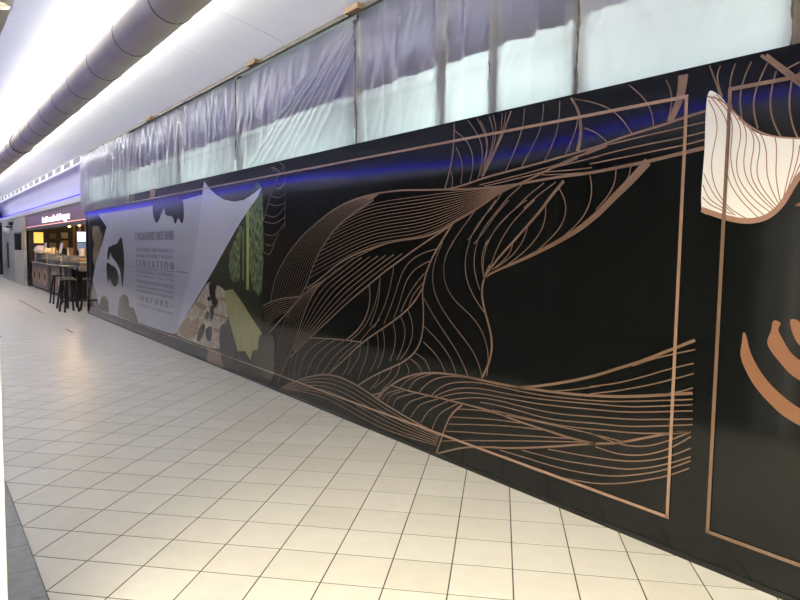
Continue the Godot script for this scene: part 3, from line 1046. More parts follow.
	for i in 6:
		var o := obj("cup_stack", cups, mat([c8(240, 240, 240), c8(226, 206, 170), c8(120, 90, 66)][i % 3], 0.5))
		o.position = Vector3(3.56 if i % 2 == 0 else 3.72, 1.2915, -([19.4, 20.1, 20.9, 22.1, 24.0, 24.7][i]))
		tag(o, ["white", "cream", "brown"][i % 3] + " cup stack on the glass case " + ["at its stool end", "left of the first white stack", "in the case row's near part", "just past the near case's gap", "before the far case", "at the far case's edge"][i], "cup stack", "cup stacks on the glass cases")
	# on the bakery's left wall: a lit panel, dark shelving with boxes
	var menu := thing("menu_light_panel", "glowing warm yellow panel on the bakery's left wall", "lit panel", Vector3.ZERO)
	obj("frame", ubox(3.53, 3.89, 1.61, 2.07, 28.24, 28.295, 0.004), darkm, menu)
	obj("glowing_screen", ubox(3.555, 3.865, 1.64, 2.04, 28.225, 28.24), glow(Color(1.0, 0.74, 0.36), 1.2), menu)
	var rack := thing("wall_shelving", "dark open shelving on the bakery's left wall right of the yellow panel", "shelving", Vector3.ZERO)
	obj("back_board", ubox(3.98, 4.78, 1.0, 2.2, 28.26, 28.295), mat(c8(30, 28, 27), 0.7), rack)
	for y in [1.0, 1.42, 1.8, 2.18]:
		obj("shelf_board", ubox(3.98, 4.78, y, y + 0.03, 28.0, 28.255, 0.003), mat(c8(52, 46, 42), 0.6), rack)
	for i in 4:
		var o := obj("storage_box", ubox(-0.11, 0.11, 0.0, [0.2, 0.3, 0.17, 0.22][i], -0.09, 0.09, 0.008), mat([c8(96, 92, 88), c8(120, 96, 70), c8(70, 66, 66), c8(140, 130, 116)][i], 0.6))
		o.position = Vector3(4.16 + 0.42 * (i % 2), 1.455 if i < 2 else 1.835, -28.12)
		tag(o, ["grey", "brown", "charcoal", "cream"][i] + " storage box on the dark shelving of the bakery", "box", "boxes on the shelving")
	for i in 3:
		tag(obj("wall_slat", ubox(4.9 + 0.2 * i, 4.98 + 0.2 * i, 0.9, 2.4, 28.24, 28.295, 0.004), mat(c8(132, 114, 90), 0.6)), ["left", "middle", "right"][i] + " tan upright slat on the bakery's left wall", "slat", "slats on the bakery wall")
	for i in 5:
		var k := thing("pendant_lamp", "small pendant lamp hanging in the bakery, number %s from the hoarding" % ["one", "two", "three", "four", "five"][i], "lamp", Vector3(4.3, 2.53, -(18.6 + 1.7 * i)), "pendant lamps over the counter")
		var st := mb()
		tube(st, [Vector3.ZERO, Vector3(0, -0.2, 0)], 0.008, 0.008, 6)
		obj("cord", st, darkm, k)
		var sh := mb()
		lathe(sh, [Vector2(0.02, -0.18), Vector2(0.1, -0.3), Vector2(0.095, -0.3), Vector2(0.018, -0.19)], 16)
		obj("lamp_shade", sh, darkm, k)
		var bl := mb()
		lathe(bl, [Vector2(0.0, -0.33), Vector2(0.035, -0.31), Vector2(0.045, -0.28), Vector2(0.03, -0.24), Vector2(0.0, -0.22)], 12)
		obj("bulb", bl, glow(Color(1.0, 0.82, 0.52), 2.0), k)
		var l := OmniLight3D.new()
		l.name = "bulb_light"
		l.light_color = Color(1.0, 0.82, 0.58)
		l.light_energy = BAKERY
		l.light_size = 0.05
		l.omni_range = 40.0
		l.omni_attenuation = 2.0
		l.shadow_enabled = true
		k.add_child(l, true)
		l.position = Vector3(0, -0.37, 0)
	# added glowing panel, standing for a bright bluish shape near the hoarding's end
	var fr := thing("blue_glow_panel", "added pale blue glowing panel hanging in the bakery near the hoarding's end", "screen", Vector3.ZERO)
	obj("cabinet", ubox(4.62, 4.98, 1.36, 2.1, 26.02, 26.1, 0.006), mat(c8(50, 54, 60), 0.4), fr)
	obj("upper_blue_glow", ubox(4.65, 4.95, 1.7, 2.06, 26.005, 26.02), glow(Color(0.62, 0.76, 1.0), 0.9), fr)
	obj("lower_blue_glow", ubox(4.65, 4.95, 1.39, 1.66, 26.005, 26.02), glow(Color(0.3, 0.42, 0.6), 0.5), fr)
	obj("hanger_rod", ubox(4.79, 4.81, 2.1, 2.53, 26.05, 26.07), darkm, fr)

	# high table and bar stools
	var blk := mat(c8(24, 24, 26), 0.4)
	var tb := thing("high_table", "black square high table between the bar stools", "table", Vector3(3.2, 0, -18.95))
	obj("table_top", box_st(Vector3(-0.2, 1.0, -0.38), Vector3(0.14, 1.04, 0.38), 0.006), blk, tb)
	for s in [[-0.17, -0.34], [-0.17, 0.34], [0.11, -0.34], [0.11, 0.34]]:
		obj("leg", box_st(Vector3(s[0] - 0.022, 0.0, s[1] - 0.022), Vector3(s[0] + 0.022, 1.0, s[1] + 0.022), 0.003), blk, tb)
	var stool := make_stool(blk)
	var spots := [[2.86, 17.15, 0.2, "black bar stool in front, nearest the hoarding's end"], [2.98, 18.15, 0.7, "black bar stool at the mall side of the high table"], [3.02, 19.72, 0.1, "farthest black bar stool, towards the counter"], [3.36, 17.3, 0.5, "black bar stool half hidden by the hoarding's end"]]
	for i in spots.size():
		var o: Node3D = stool if i == 0 else stool.duplicate()
		if i > 0:
			o.name = "bar_stool_%03d" % i
			add_child(o)
		o.position = Vector3(spots[i][0], 0, -spots[i][1])
		o.rotation.y = spots[i][2]
		o.set_meta("label", spots[i][3])

func make_stool(blk: Material) -> Node3D:
	var k := thing("bar_stool", "black bar stool", "stool", Vector3.ZERO, "black bar stools by the bakery")
	var st := mb()
	lathe(st, [Vector2(0.0, 0.735), Vector2(0.15, 0.735), Vector2(0.165, 0.75), Vector2(0.165, 0.765), Vector2(0.15, 0.778), Vector2(0.0, 0.772)], 20)
	obj("seat", st, blk, k)
	for q in 4:
		var a := TAU * (q + 0.5) / 4.0
		var d := Vector3(cos(a), 0, sin(a))
		var l := mb()
		tube(l, [d * 0.225 + Vector3.UP * 0.012, d * 0.12 + Vector3.UP * 0.737], 0.026, 0.02, 8)
		var lg := obj("leg", l, blk, k)
		var ft := mb()
		lathe(ft, [Vector2(0.0, 0.0), Vector2(0.022, 0.0), Vector2(0.022, 0.02), Vector2(0.0, 0.02)], 10, d * 0.225)
		obj("foot_cap", ft, blk, lg)
	var ring := mb()
	var pts := []
	for i in 25:
		pts.append(Vector3(cos(TAU * i / 24.0), 0, sin(TAU * i / 24.0)) * 0.19 + Vector3.UP * 0.26)
	tube(ring, pts, 0.011, 0.011, 6)
	obj("foot_ring", ring, blk, k)
	return k

# ---------------------------------------------------------------- everything
const UPLIGHT := 26.0
const SPOT := 7.0
const PANEL := 20.0
const WORK := 40.0
const BAKERY := 1.6

func _ready() -> void:
	var cam := Camera3D.new()
	cam.name = "camera"
	add_child(cam)
	var yaw := 0.6328
	var pitch := 0.0754
	var roll := 0.0150
	var fw := Vector3(sin(yaw) * cos(pitch), -sin(pitch), -cos(yaw) * cos(pitch))
	var rt := Vector3(cos(yaw), 0, sin(yaw))
	var up := rt.cross(fw)
	cam.transform = Transform3D(Basis(rt * cos(roll) + up * sin(roll), up * cos(roll) - rt * sin(roll), -fw), Vector3(0, 1.569, 0))
	cam.fov = 49.05
	cam.near = 0.05
	cam.far = 120.0
	cam.current = true
	var env := Environment.new()
	env.background_mode = Environment.BG_COLOR
	env.background_color = Color(0.02, 0.02, 0.022)
	env.tonemap_mode = Environment.TONE_MAPPER_LINEAR
	env.tonemap_exposure = 1.0
	env.sdfgi_enabled = true
	env.ssao_enabled = true
	env.ssil_enabled = true
	var we := WorldEnvironment.new()
	we.name = "world"
	we.environment = env
	add_child(we)
	font_sans = SystemFont.new()
	font_sans.font_names = PackedStringArray(["Droid Sans"])
	font_bold = SystemFont.new()
	font_bold.font_names = PackedStringArray(["Droid Sans"])
	font_bold.font_weight = 700

	build_duct()
	build_bulkheads()
	build_ceiling()
	build_floor(cam)
	build_near_side()
	build_hoarding()
	build_plastic()
	build_bakery()

# ---------------------------------------------------------------- drawn outlines of the print, in metres: along the hoarding (u), height (v)
# a stroke is [width at its start, width at its end, u, v, u, v, ...]
const STROKES := {
	"left": [
		[0.013,0.013,6.711,0.987,6.678,1.094,6.625,1.2,6.543,1.301,6.44,1.396,6.326,1.487,6.202,1.571,6.07,1.649,5.93,1.719,5.785,1.782,5.639,1.84,5.493,1.892,5.348,1.938,5.2,1.976,5.051,2.005,4.903,2.025,4.756,2.038,4.613,2.046,4.475,2.049,4.341,2.049,4.212,2.045,4.087,2.038,3.967,2.031,3.852,2.025,3.74,2.019],
		[0.013,0.013,6.024,1.077,5.925,1.166,5.848,1.258,5.785,1.352,5.715,1.443,5.631,1.53,5.537,1.611,5.436,1.688,5.326,1.757,5.205,1.817,5.075,1.868,4.943,1.913,4.813,1.954,4.686,1.992],
		[0.004,0.004,6.654,0.994,6.61,1.107,6.548,1.216,6.46,1.321,6.354,1.421,6.233,1.514,6.103,1.6,5.963,1.679,5.816,1.749,5.666,1.813,5.514,1.87,5.362,1.921,5.209,1.963,5.054,1.995,4.899,2.019,4.746,2.035,4.597,2.046],
		[0.004,0.004,6.598,1.002,6.55,1.111,6.486,1.219,6.402,1.321,6.3,1.419,6.185,1.511,6.06,1.596,5.925,1.673,5.784,1.744,5.639,1.807,5.492,1.864,5.344,1.914,5.194,1.956,5.042,1.989,4.891,2.014,4.742,2.032,4.597,2.046],
		[0.004,0.004,6.542,1.009,6.49,1.116,6.426,1.221,6.344,1.321,6.247,1.417,6.137,1.507,6.017,1.591,5.888,1.668,5.752,1.738,5.612,1.801,5.469,1.858,5.325,1.908,5.178,1.95,5.031,1.983,4.883,2.009,4.738,2.029,4.597,2.046],
		[0.004,0.004,6.487,1.016,6.432,1.121,6.366,1.223,6.287,1.322,6.195,1.416,6.09,1.504,5.974,1.587,5.85,1.663,5.72,1.733,5.585,1.796,5.446,1.852,5.306,1.902,5.163,1.943,5.019,1.977,4.875,2.004,4.734,2.026,4.597,2.046],
		[0.004,0.004,6.433,1.023,6.369,1.132,6.297,1.238,6.213,1.34,6.116,1.438,6.006,1.529,5.885,1.613,5.755,1.691,5.618,1.761,5.477,1.824,5.332,1.879,5.184,1.926,5.034,1.964,4.885,1.995,4.739,2.022,4.597,2.046],
		[0.004,0.004,6.38,1.03,6.312,1.136,6.24,1.24,6.159,1.34,6.067,1.436,5.961,1.525,5.845,1.609,5.72,1.686,5.589,1.756,5.453,1.819,5.312,1.873,5.167,1.92,5.021,1.958,4.876,1.99,4.734,2.019,4.597,2.046],
		[0.004,0.004,6.327,1.037,6.256,1.14,6.183,1.241,6.105,1.34,6.017,1.434,5.917,1.522,5.805,1.605,5.686,1.681,5.56,1.751,5.428,1.813,5.291,1.867,5.15,1.914,5.008,1.953,4.866,1.986,4.729,2.016,4.597,2.046],
		[0.004,0.004,6.275,1.044,6.2,1.144,6.127,1.243,6.052,1.339,5.969,1.432,5.873,1.519,5.766,1.6,5.652,1.676,5.531,1.746,5.404,1.808,5.27,1.862,5.133,1.908,4.994,1.947,4.856,1.981,4.724,2.013,4.597,2.046],
		[0.004,0.004,6.224,1.051,6.14,1.155,6.062,1.258,5.983,1.359,5.895,1.455,5.793,1.545,5.68,1.629,5.56,1.706,5.432,1.776,5.296,1.837,5.153,1.889,5.009,1.933,4.865,1.971,4.727,2.008,4.597,2.046],
		[0.004,0.004,6.173,1.057,6.087,1.159,6.008,1.259,5.932,1.358,5.849,1.452,5.752,1.541,5.644,1.624,5.529,1.702,5.406,1.771,5.274,1.832,5.135,1.883,4.993,1.927,4.854,1.966,4.722,2.005,4.597,2.046],
		[0.004,0.004,6.123,1.064,6.033,1.163,5.955,1.26,5.882,1.357,5.803,1.45,5.711,1.538,5.608,1.62,5.498,1.697,5.379,1.766,5.251,1.827,5.116,1.878,4.978,1.922,4.843,1.962,4.715,2.003,4.597,2.046],
		[0.004,0.004,6.073,1.07,5.981,1.166,5.902,1.262,5.833,1.356,5.758,1.448,5.67,1.534,5.572,1.616,5.467,1.692,5.353,1.761,5.229,1.821,5.097,1.872,4.963,1.916,4.831,1.957,4.709,2,4.597,2.046],
		[0.005,0.005,5.104,1.857,4.968,1.902,4.829,1.937,4.686,1.959,4.542,1.971,4.402,1.978,4.266,1.982,4.136,1.985,4.011,1.988,3.891,1.991,3.775,1.993,3.663,1.994,3.556,1.995,3.452,1.996,3.352,1.997,3.255,1.998,3.163,2,3.073,2.001],
		[0.005,0.005,5.155,1.837,5.015,1.874,4.875,1.905,4.734,1.926,4.594,1.939,4.458,1.946,4.326,1.952,4.199,1.957,4.077,1.961,3.96,1.965,3.847,1.97,3.738,1.974,3.632,1.978,3.531,1.982,3.432,1.985,3.338,1.989,3.247,1.993,3.159,1.997,3.073,2],
		[0.005,0.005,5.242,1.793,5.091,1.831,4.943,1.864,4.796,1.889,4.65,1.905,4.508,1.916,4.37,1.923,4.237,1.929,4.11,1.934,3.987,1.94,3.87,1.946,3.757,1.953,3.648,1.96,3.544,1.967,3.442,1.974,3.345,1.981,3.251,1.988,3.161,1.994,3.073,1.999],
		[0.005,0.005,5.321,1.749,5.169,1.786,5.021,1.82,4.876,1.848,4.732,1.868,4.591,1.882,4.454,1.891,4.321,1.898,4.194,1.904,4.071,1.91,3.953,1.918,3.84,1.926,3.732,1.936,3.627,1.945,3.527,1.955,3.43,1.965,3.336,1.974,3.246,1.983,3.158,1.991,3.073,1.998],
		[0.005,0.005,5.401,1.703,5.24,1.742,5.085,1.777,4.933,1.808,4.784,1.832,4.637,1.849,4.495,1.861,4.357,1.869,4.224,1.876,4.097,1.883,3.975,1.892,3.858,1.903,3.747,1.914,3.64,1.927,3.537,1.94,3.437,1.953,3.342,1.966,3.249,1.978,3.16,1.988,3.073,1.997],
		[0.005,0.005,5.468,1.656,5.308,1.695,5.154,1.732,5.004,1.764,4.857,1.792,4.713,1.812,4.572,1.827,4.435,1.837,4.303,1.845,4.175,1.852,4.053,1.861,3.937,1.871,3.825,1.884,3.719,1.899,3.617,1.914,3.518,1.929,3.423,1.945,3.332,1.96,3.243,1.974,3.157,1.986,3.073,1.996],
		[0.005,0.005,5.536,1.603,5.37,1.645,5.21,1.685,5.055,1.721,4.904,1.752,4.755,1.777,4.61,1.795,4.468,1.808,4.331,1.817,4.199,1.825,4.073,1.834,3.953,1.846,3.838,1.861,3.729,1.878,3.625,1.896,3.525,1.915,3.429,1.933,3.336,1.952,3.246,1.968,3.159,1.983,3.073,1.995],
		[0.005,0.005,5.598,1.551,5.433,1.594,5.275,1.635,5.122,1.673,4.974,1.707,4.828,1.736,4.685,1.758,4.545,1.774,4.408,1.785,4.277,1.793,4.15,1.802,4.03,1.813,3.915,1.827,3.806,1.844,3.702,1.864,3.602,1.884,3.507,1.905,3.415,1.926,3.326,1.946,3.24,1.965,3.156,1.981,3.073,1.994],
		[0.005,0.005,5.652,1.498,5.49,1.542,5.334,1.584,5.184,1.624,5.038,1.661,4.895,1.693,4.755,1.719,4.617,1.738,4.482,1.752,4.35,1.762,4.224,1.77,4.103,1.78,3.987,1.793,3.878,1.809,3.774,1.829,3.675,1.851,3.581,1.874,3.49,1.897,3.402,1.919,3.317,1.941,3.234,1.961,3.153,1.978,3.073,1.993],
		[0.005,0.005,5.7,1.446,5.533,1.493,5.373,1.538,5.219,1.581,5.069,1.62,4.923,1.655,4.78,1.684,4.639,1.707,4.501,1.722,4.367,1.733,4.237,1.743,4.113,1.753,3.995,1.767,3.883,1.785,3.778,1.808,3.679,1.832,3.583,1.858,3.492,1.883,3.404,1.909,3.319,1.934,3.236,1.956,3.154,1.976,3.073,1.992],
		[0.005,0.005,5.748,1.392,5.576,1.442,5.412,1.491,5.254,1.536,5.101,1.579,4.952,1.617,4.806,1.649,4.663,1.675,4.521,1.693,4.383,1.705,4.25,1.715,4.123,1.726,4.002,1.741,3.889,1.761,3.782,1.786,3.682,1.813,3.586,1.841,3.494,1.87,3.406,1.899,3.321,1.926,3.237,1.951,3.155,1.973,3.073,1.991],
		[0.005,0.005,5.788,1.337,5.62,1.389,5.46,1.438,5.305,1.485,5.155,1.53,5.009,1.57,4.867,1.606,4.726,1.635,4.588,1.657,4.451,1.672,4.319,1.683,4.192,1.693,4.071,1.706,3.956,1.724,3.849,1.747,3.749,1.774,3.654,1.803,3.563,1.834,3.476,1.864,3.392,1.894,3.311,1.922,3.231,1.949,3.152,1.971,3.073,1.989],
		[0.005,0.005,5.825,1.28,5.654,1.335,5.49,1.388,5.333,1.439,5.181,1.486,5.033,1.53,4.888,1.569,4.745,1.602,4.604,1.626,4.465,1.643,4.33,1.655,4.2,1.667,4.076,1.68,3.96,1.699,3.851,1.724,3.75,1.754,3.655,1.786,3.564,1.818,3.477,1.851,3.393,1.884,3.312,1.915,3.232,1.944,3.152,1.968,3.073,1.988],
		[0.014,0.014,5.887,1.173,5.716,1.237,5.559,1.304,5.414,1.371,5.271,1.433,5.123,1.484,4.972,1.526,4.822,1.561,4.676,1.592,4.534,1.618,4.395,1.638,4.259,1.652,4.128,1.662,4.004,1.675,3.889,1.696,3.784,1.725,3.688,1.76,3.596,1.794,3.506,1.826,3.419,1.859,3.337,1.893,3.26,1.927,3.183,1.959,3.103,1.984,3.023,2.005,2.944,2.025,2.869,2.046,2.796,2.068,2.726,2.089,2.656,2.108,2.588,2.125,2.522,2.14,2.456,2.154,2.392,2.168],
		[0.007,0.007,5.853,1.163,5.672,1.221,5.506,1.282,5.354,1.346,5.21,1.408,5.067,1.465,4.921,1.513,4.777,1.555,4.636,1.591,4.496,1.619,4.357,1.64,4.222,1.655],
		[0.013,0.013,6.543,0.079,6.455,0.193,6.367,0.304,6.278,0.413,6.194,0.519,6.12,0.624,6.052,0.727,5.986,0.828,5.919,0.927,5.844,1.023,5.757,1.115,5.652,1.198,5.528,1.266,5.392,1.325,5.258,1.383,5.127,1.441,4.996,1.494],
		[0.013,0.013,6.245,0.419,6.092,0.51,5.944,0.597,5.801,0.682,5.662,0.763,5.527,0.84,5.397,0.915,5.272,0.988,5.149,1.057,5.028,1.123,4.908,1.186,4.792,1.245,4.68,1.303,4.573,1.359,4.465,1.412,4.359,1.46,4.255,1.508,4.155,1.554,4.057,1.597,3.961,1.638,3.867,1.677,3.775,1.715,3.687,1.752],
		[0.007,0.007,6.173,0.522,6.087,0.628,6.003,0.732,5.92,0.834,5.835,0.932,5.745,1.028,5.646,1.118,5.532,1.2,5.4,1.269,5.259,1.331,5.124,1.391,4.994,1.449,4.864,1.503],
		[0.007,0.007,6.17,0.514,6.063,0.623,5.96,0.729,5.858,0.832,5.756,0.932,5.65,1.028,5.538,1.118,5.415,1.2,5.279,1.271,5.137,1.335,5,1.397,4.868,1.456,4.738,1.511],
		[0.007,0.007,6.167,0.506,6.05,0.609,5.936,0.709,5.825,0.806,5.715,0.9,5.605,0.99,5.493,1.076,5.377,1.157,5.252,1.23,5.119,1.294,4.987,1.354,4.86,1.412,4.737,1.467,4.616,1.519],
		[0.007,0.007,6.164,0.498,6.028,0.603,5.897,0.705,5.77,0.803,5.645,0.897,5.522,0.988,5.399,1.074,5.273,1.155,5.142,1.229,5.007,1.295,4.874,1.357,4.745,1.417,4.62,1.474,4.497,1.527],
		[0.007,0.007,6.16,0.49,6.018,0.59,5.88,0.686,5.747,0.778,5.617,0.867,5.49,0.953,5.365,1.035,5.24,1.113,5.115,1.186,4.988,1.253,4.861,1.315,4.736,1.374,4.615,1.43,4.498,1.484,4.383,1.535],
		[0.007,0.007,6.157,0.482,6.009,0.577,5.866,0.668,5.727,0.756,5.592,0.84,5.462,0.921,5.335,0.999,5.21,1.074,5.086,1.144,4.964,1.211,4.843,1.274,4.723,1.333,4.606,1.389,4.492,1.442,4.381,1.493,4.273,1.542],
		[0.007,0.007,6.695,0.091,6.649,0.212,6.603,0.331,6.556,0.449,6.508,0.565,6.451,0.68,6.374,0.791,6.266,0.896,6.133,0.994,5.989,1.084,5.844,1.162,5.705,1.218,5.573,1.26,5.441,1.311,5.308,1.377],
		[0.004,0.004,6.675,0.089,6.625,0.207,6.574,0.322,6.523,0.436,6.472,0.549,6.415,0.66,6.343,0.768,6.25,0.872,6.135,0.97,6.005,1.061,5.864,1.143,5.711,1.21,5.551,1.268,5.401,1.327,5.268,1.392],
		[0.004,0.004,6.656,0.088,6.598,0.207,6.541,0.324,6.483,0.439,6.426,0.553,6.365,0.665,6.292,0.774,6.201,0.879,6.09,0.978,5.965,1.071,5.826,1.154,5.674,1.224,5.514,1.283,5.364,1.343,5.228,1.407],
		[0.004,0.004,6.637,0.087,6.572,0.207,6.508,0.325,6.443,0.442,6.38,0.557,6.315,0.669,6.242,0.779,6.153,0.885,6.046,0.986,5.924,1.08,5.789,1.165,5.637,1.237,5.478,1.298,5.326,1.358,5.188,1.422],
		[0.004,0.004,6.618,0.085,6.546,0.207,6.475,0.327,6.403,0.445,6.334,0.56,6.266,0.674,6.192,0.785,6.105,0.892,6.003,0.995,5.885,1.09,5.752,1.177,5.601,1.25,5.442,1.312,5.289,1.374,5.149,1.437],
		[0.004,0.004,6.599,0.084,6.526,0.199,6.452,0.313,6.379,0.424,6.308,0.533,6.241,0.641,6.174,0.746,6.101,0.849,6.016,0.948,5.918,1.043,5.806,1.131,5.678,1.21,5.535,1.277,5.385,1.335,5.242,1.393,5.11,1.452],
		[0.004,0.004,6.58,0.082,6.501,0.199,6.421,0.314,6.341,0.426,6.265,0.537,6.194,0.645,6.125,0.751,6.053,0.855,5.971,0.956,5.877,1.052,5.768,1.142,5.642,1.222,5.5,1.29,5.35,1.35,5.206,1.408,5.071,1.466],
		[0.004,0.004,6.561,0.081,6.475,0.199,6.389,0.315,6.303,0.429,6.221,0.54,6.147,0.649,6.077,0.756,6.006,0.861,5.928,0.963,5.838,1.061,5.732,1.153,5.607,1.234,5.465,1.304,5.316,1.365,5.171,1.423,5.033,1.48],
		[0.013,0.013,6.921,0.915,6.791,0.954,6.662,0.988,6.531,1.016,6.401,1.038,6.272,1.054,6.146,1.067,6.024,1.079],
		[0.013,0.013,6.799,0.597,6.684,0.671,6.567,0.742,6.449,0.811,6.336,0.877,6.228,0.943,6.125,1.008,6.024,1.071],
		[0.005,0.005,6.91,0.882,6.79,0.921,6.67,0.958,6.55,0.989,6.428,1.014,6.306,1.033,6.185,1.047,6.068,1.059],
		[0.005,0.005,6.899,0.843,6.791,0.886,6.681,0.925,6.568,0.959,6.453,0.987,6.336,1.007,6.22,1.022,6.106,1.035],
		[0.005,0.005,6.889,0.805,6.792,0.85,6.691,0.891,6.586,0.927,6.478,0.957,6.367,0.981,6.255,0.997,6.144,1.01],
		[0.005,0.005,6.878,0.767,6.792,0.813,6.701,0.856,6.604,0.894,6.502,0.926,6.397,0.953,6.29,0.971,6.183,0.984],
		[0.005,0.005,6.867,0.729,6.791,0.776,6.709,0.82,6.62,0.859,6.525,0.894,6.427,0.923,6.325,0.944,6.222,0.959],
		[0.005,0.005,6.857,0.691,6.789,0.738,6.716,0.783,6.635,0.823,6.547,0.859,6.455,0.891,6.359,0.915,6.261,0.933],
		[0.005,0.005,6.846,0.653,6.786,0.7,6.721,0.745,6.648,0.786,6.567,0.823,6.481,0.857,6.392,0.885,6.301,0.907],
	],
	"lower": [
		[0.016,0.016,6.483,0.045,6.274,0.129,6.07,0.203,5.87,0.268,5.675,0.322,5.487,0.36,5.31,0.377,5.146,0.376,4.995,0.362,4.859,0.344,4.745,0.323,4.646,0.302,4.539,0.281,4.422,0.262,4.303,0.244,4.187,0.227,4.075,0.213,3.965,0.2,3.858,0.189,3.753,0.179],
		[0.007,0.007,6.469,0.047,6.25,0.122,6.039,0.191,5.836,0.25,5.639,0.296,5.452,0.324,5.276,0.334,5.113,0.33,4.964,0.316,4.825,0.295,4.694,0.273,4.568,0.25,4.445,0.231,4.324,0.215,4.205,0.201,4.089,0.189,3.976,0.18,3.866,0.172,3.759,0.165],
		[0.007,0.007,6.455,0.048,6.234,0.115,6.023,0.175,5.82,0.226,5.626,0.264,5.443,0.286,5.272,0.291,5.114,0.285,4.967,0.271,4.831,0.252,4.7,0.232,4.574,0.213,4.451,0.197,4.33,0.184,4.211,0.173,4.095,0.165,3.982,0.159,3.872,0.154,3.766,0.15],
		[0.007,0.007,6.441,0.05,6.207,0.11,5.985,0.163,5.774,0.206,5.574,0.235,5.388,0.248,5.216,0.246,5.057,0.235,4.909,0.218,4.769,0.2,4.633,0.182,4.501,0.167,4.372,0.156,4.245,0.147,4.122,0.142,4.001,0.138,3.885,0.136,3.772,0.135],
		[0.007,0.007,6.427,0.052,6.195,0.101,5.974,0.144,5.765,0.178,5.569,0.2,5.388,0.207,5.22,0.202,5.065,0.19,4.918,0.174,4.778,0.158,4.642,0.143,4.51,0.132,4.38,0.124,4.253,0.119,4.129,0.117,4.008,0.117,3.891,0.118,3.778,0.12],
		[0.007,0.007,6.413,0.053,6.183,0.091,5.966,0.124,5.76,0.15,5.569,0.164,5.392,0.166,5.228,0.158,5.075,0.145,4.929,0.131,4.789,0.117,4.653,0.105,4.52,0.096,4.389,0.092,4.261,0.09,4.136,0.092,4.015,0.096,3.898,0.1,3.785,0.105],
		[0.007,0.007,6.399,0.055,6.174,0.082,5.96,0.105,5.759,0.121,5.573,0.128,5.4,0.125,5.24,0.114,5.089,0.101,4.943,0.087,4.803,0.075,4.666,0.066,4.531,0.06,4.399,0.059,4.27,0.062,4.145,0.067,4.023,0.074,3.905,0.082,3.791,0.09],
		[0.013,0.013,5.807,0.679,5.654,0.695,5.507,0.709,5.366,0.722,5.229,0.732,5.098,0.741,4.972,0.747,4.85,0.752],
		[0.013,0.013,4.748,1.274,4.732,1.195,4.735,1.115,4.763,1.035,4.816,0.955,4.894,0.879,4.997,0.808,5.12,0.741],
		[0.007,0.007,5.486,0.707,5.612,0.659,5.733,0.604,5.838,0.54,5.922,0.468,5.984,0.39,6.029,0.311,6.062,0.231],
		[0.007,0.007,5.317,0.717,5.423,0.668,5.529,0.616,5.629,0.559,5.716,0.495,5.787,0.426,5.843,0.354,5.888,0.28],
		[0.007,0.007,5.154,0.727,5.25,0.681,5.347,0.633,5.44,0.581,5.525,0.524,5.596,0.461,5.653,0.395,5.7,0.327],
		[0.007,0.007,5.016,0.735,5.104,0.69,5.193,0.643,5.277,0.592,5.352,0.537,5.42,0.477,5.488,0.416,5.56,0.354],
		[0.007,0.007,5.807,0.675,5.911,0.617,6.005,0.554,6.072,0.485,6.11,0.413,6.13,0.34,6.142,0.267,6.152,0.194],
		[0.007,0.007,6.02,0.561,6.101,0.505,6.175,0.447,6.23,0.387,6.258,0.325,6.269,0.263,6.277,0.201,6.291,0.138],
		[0.007,0.007,4.915,0.738,4.994,0.696,5.072,0.652,5.149,0.605,5.221,0.555,5.288,0.502,5.349,0.446,5.406,0.389],
	],
	"centre": [
		[0.014,0.014,5.424,0.38,5.283,0.468,5.15,0.553,5.023,0.637,4.903,0.713,4.795,0.776,4.693,0.829,4.583,0.884,4.463,0.943,4.346,1.004,4.238,1.066,4.143,1.131,4.067,1.2,4.005,1.273],
		[0.016,0.016,3.999,1.246,3.979,1.332,3.946,1.415,3.898,1.495,3.84,1.57,3.777,1.641,3.712,1.71,3.647,1.777],
		[0.014,0.014,3.999,1.265,3.99,1.187,3.982,1.109,3.98,1.03,3.986,0.951,4.009,0.872,4.057,0.796,4.136,0.726,4.243,0.664,4.367,0.609,4.499,0.554,4.636,0.494,4.772,0.428,4.908,0.354],
		[0.007,0.007,4.582,1.342,4.581,1.281,4.585,1.219,4.597,1.158,4.618,1.096,4.647,1.034,4.684,0.973,4.725,0.91],
		[0.007,0.007,4.381,1.44,4.401,1.364,4.424,1.286,4.454,1.209,4.492,1.132,4.541,1.055,4.599,0.978,4.663,0.899],
		[0.007,0.007,3.843,1.583,3.968,1.557,4.087,1.519,4.188,1.463,4.261,1.39,4.312,1.306,4.355,1.219,4.403,1.13,4.456,1.04,4.513,0.949],
		[0.007,0.007,3.912,1.491,4.023,1.454,4.121,1.404,4.194,1.338,4.242,1.261,4.28,1.179,4.322,1.096,4.371,1.013],
		[0.007,0.007,3.971,1.398,4.024,1.357,4.075,1.315,4.123,1.27,4.167,1.223,4.206,1.174,4.242,1.123,4.275,1.071],
		[0.007,0.007,3.993,1.32,4.106,1.227,4.168,1.128],
		[0.007,0.007,4.581,1.316,4.603,1.231,4.634,1.146,4.678,1.06,4.739,0.975,4.819,0.893,4.923,0.816,5.05,0.746],
		[0.007,0.007,4.574,0.986,4.756,0.855,4.883,0.755],
		[0.007,0.007,4.181,1.095,4.143,1.04,4.118,0.982,4.114,0.922,4.131,0.859,4.165,0.797,4.215,0.736,4.278,0.677],
		[0.007,0.007,4.274,1.03,4.24,0.984,4.218,0.937,4.215,0.886,4.229,0.833,4.253,0.779,4.285,0.725,4.32,0.671],
		[0.007,0.007,4.384,0.97,4.363,0.927,4.349,0.883,4.346,0.838,4.353,0.791,4.369,0.744,4.392,0.696,4.419,0.648],
		[0.007,0.007,4.527,0.897,4.512,0.851,4.503,0.805,4.503,0.758,4.513,0.709,4.532,0.66,4.559,0.611,4.594,0.562],
		[0.007,0.007,4.616,0.861,4.6,0.814,4.592,0.765,4.596,0.715,4.613,0.664,4.64,0.612,4.676,0.56,4.717,0.508],
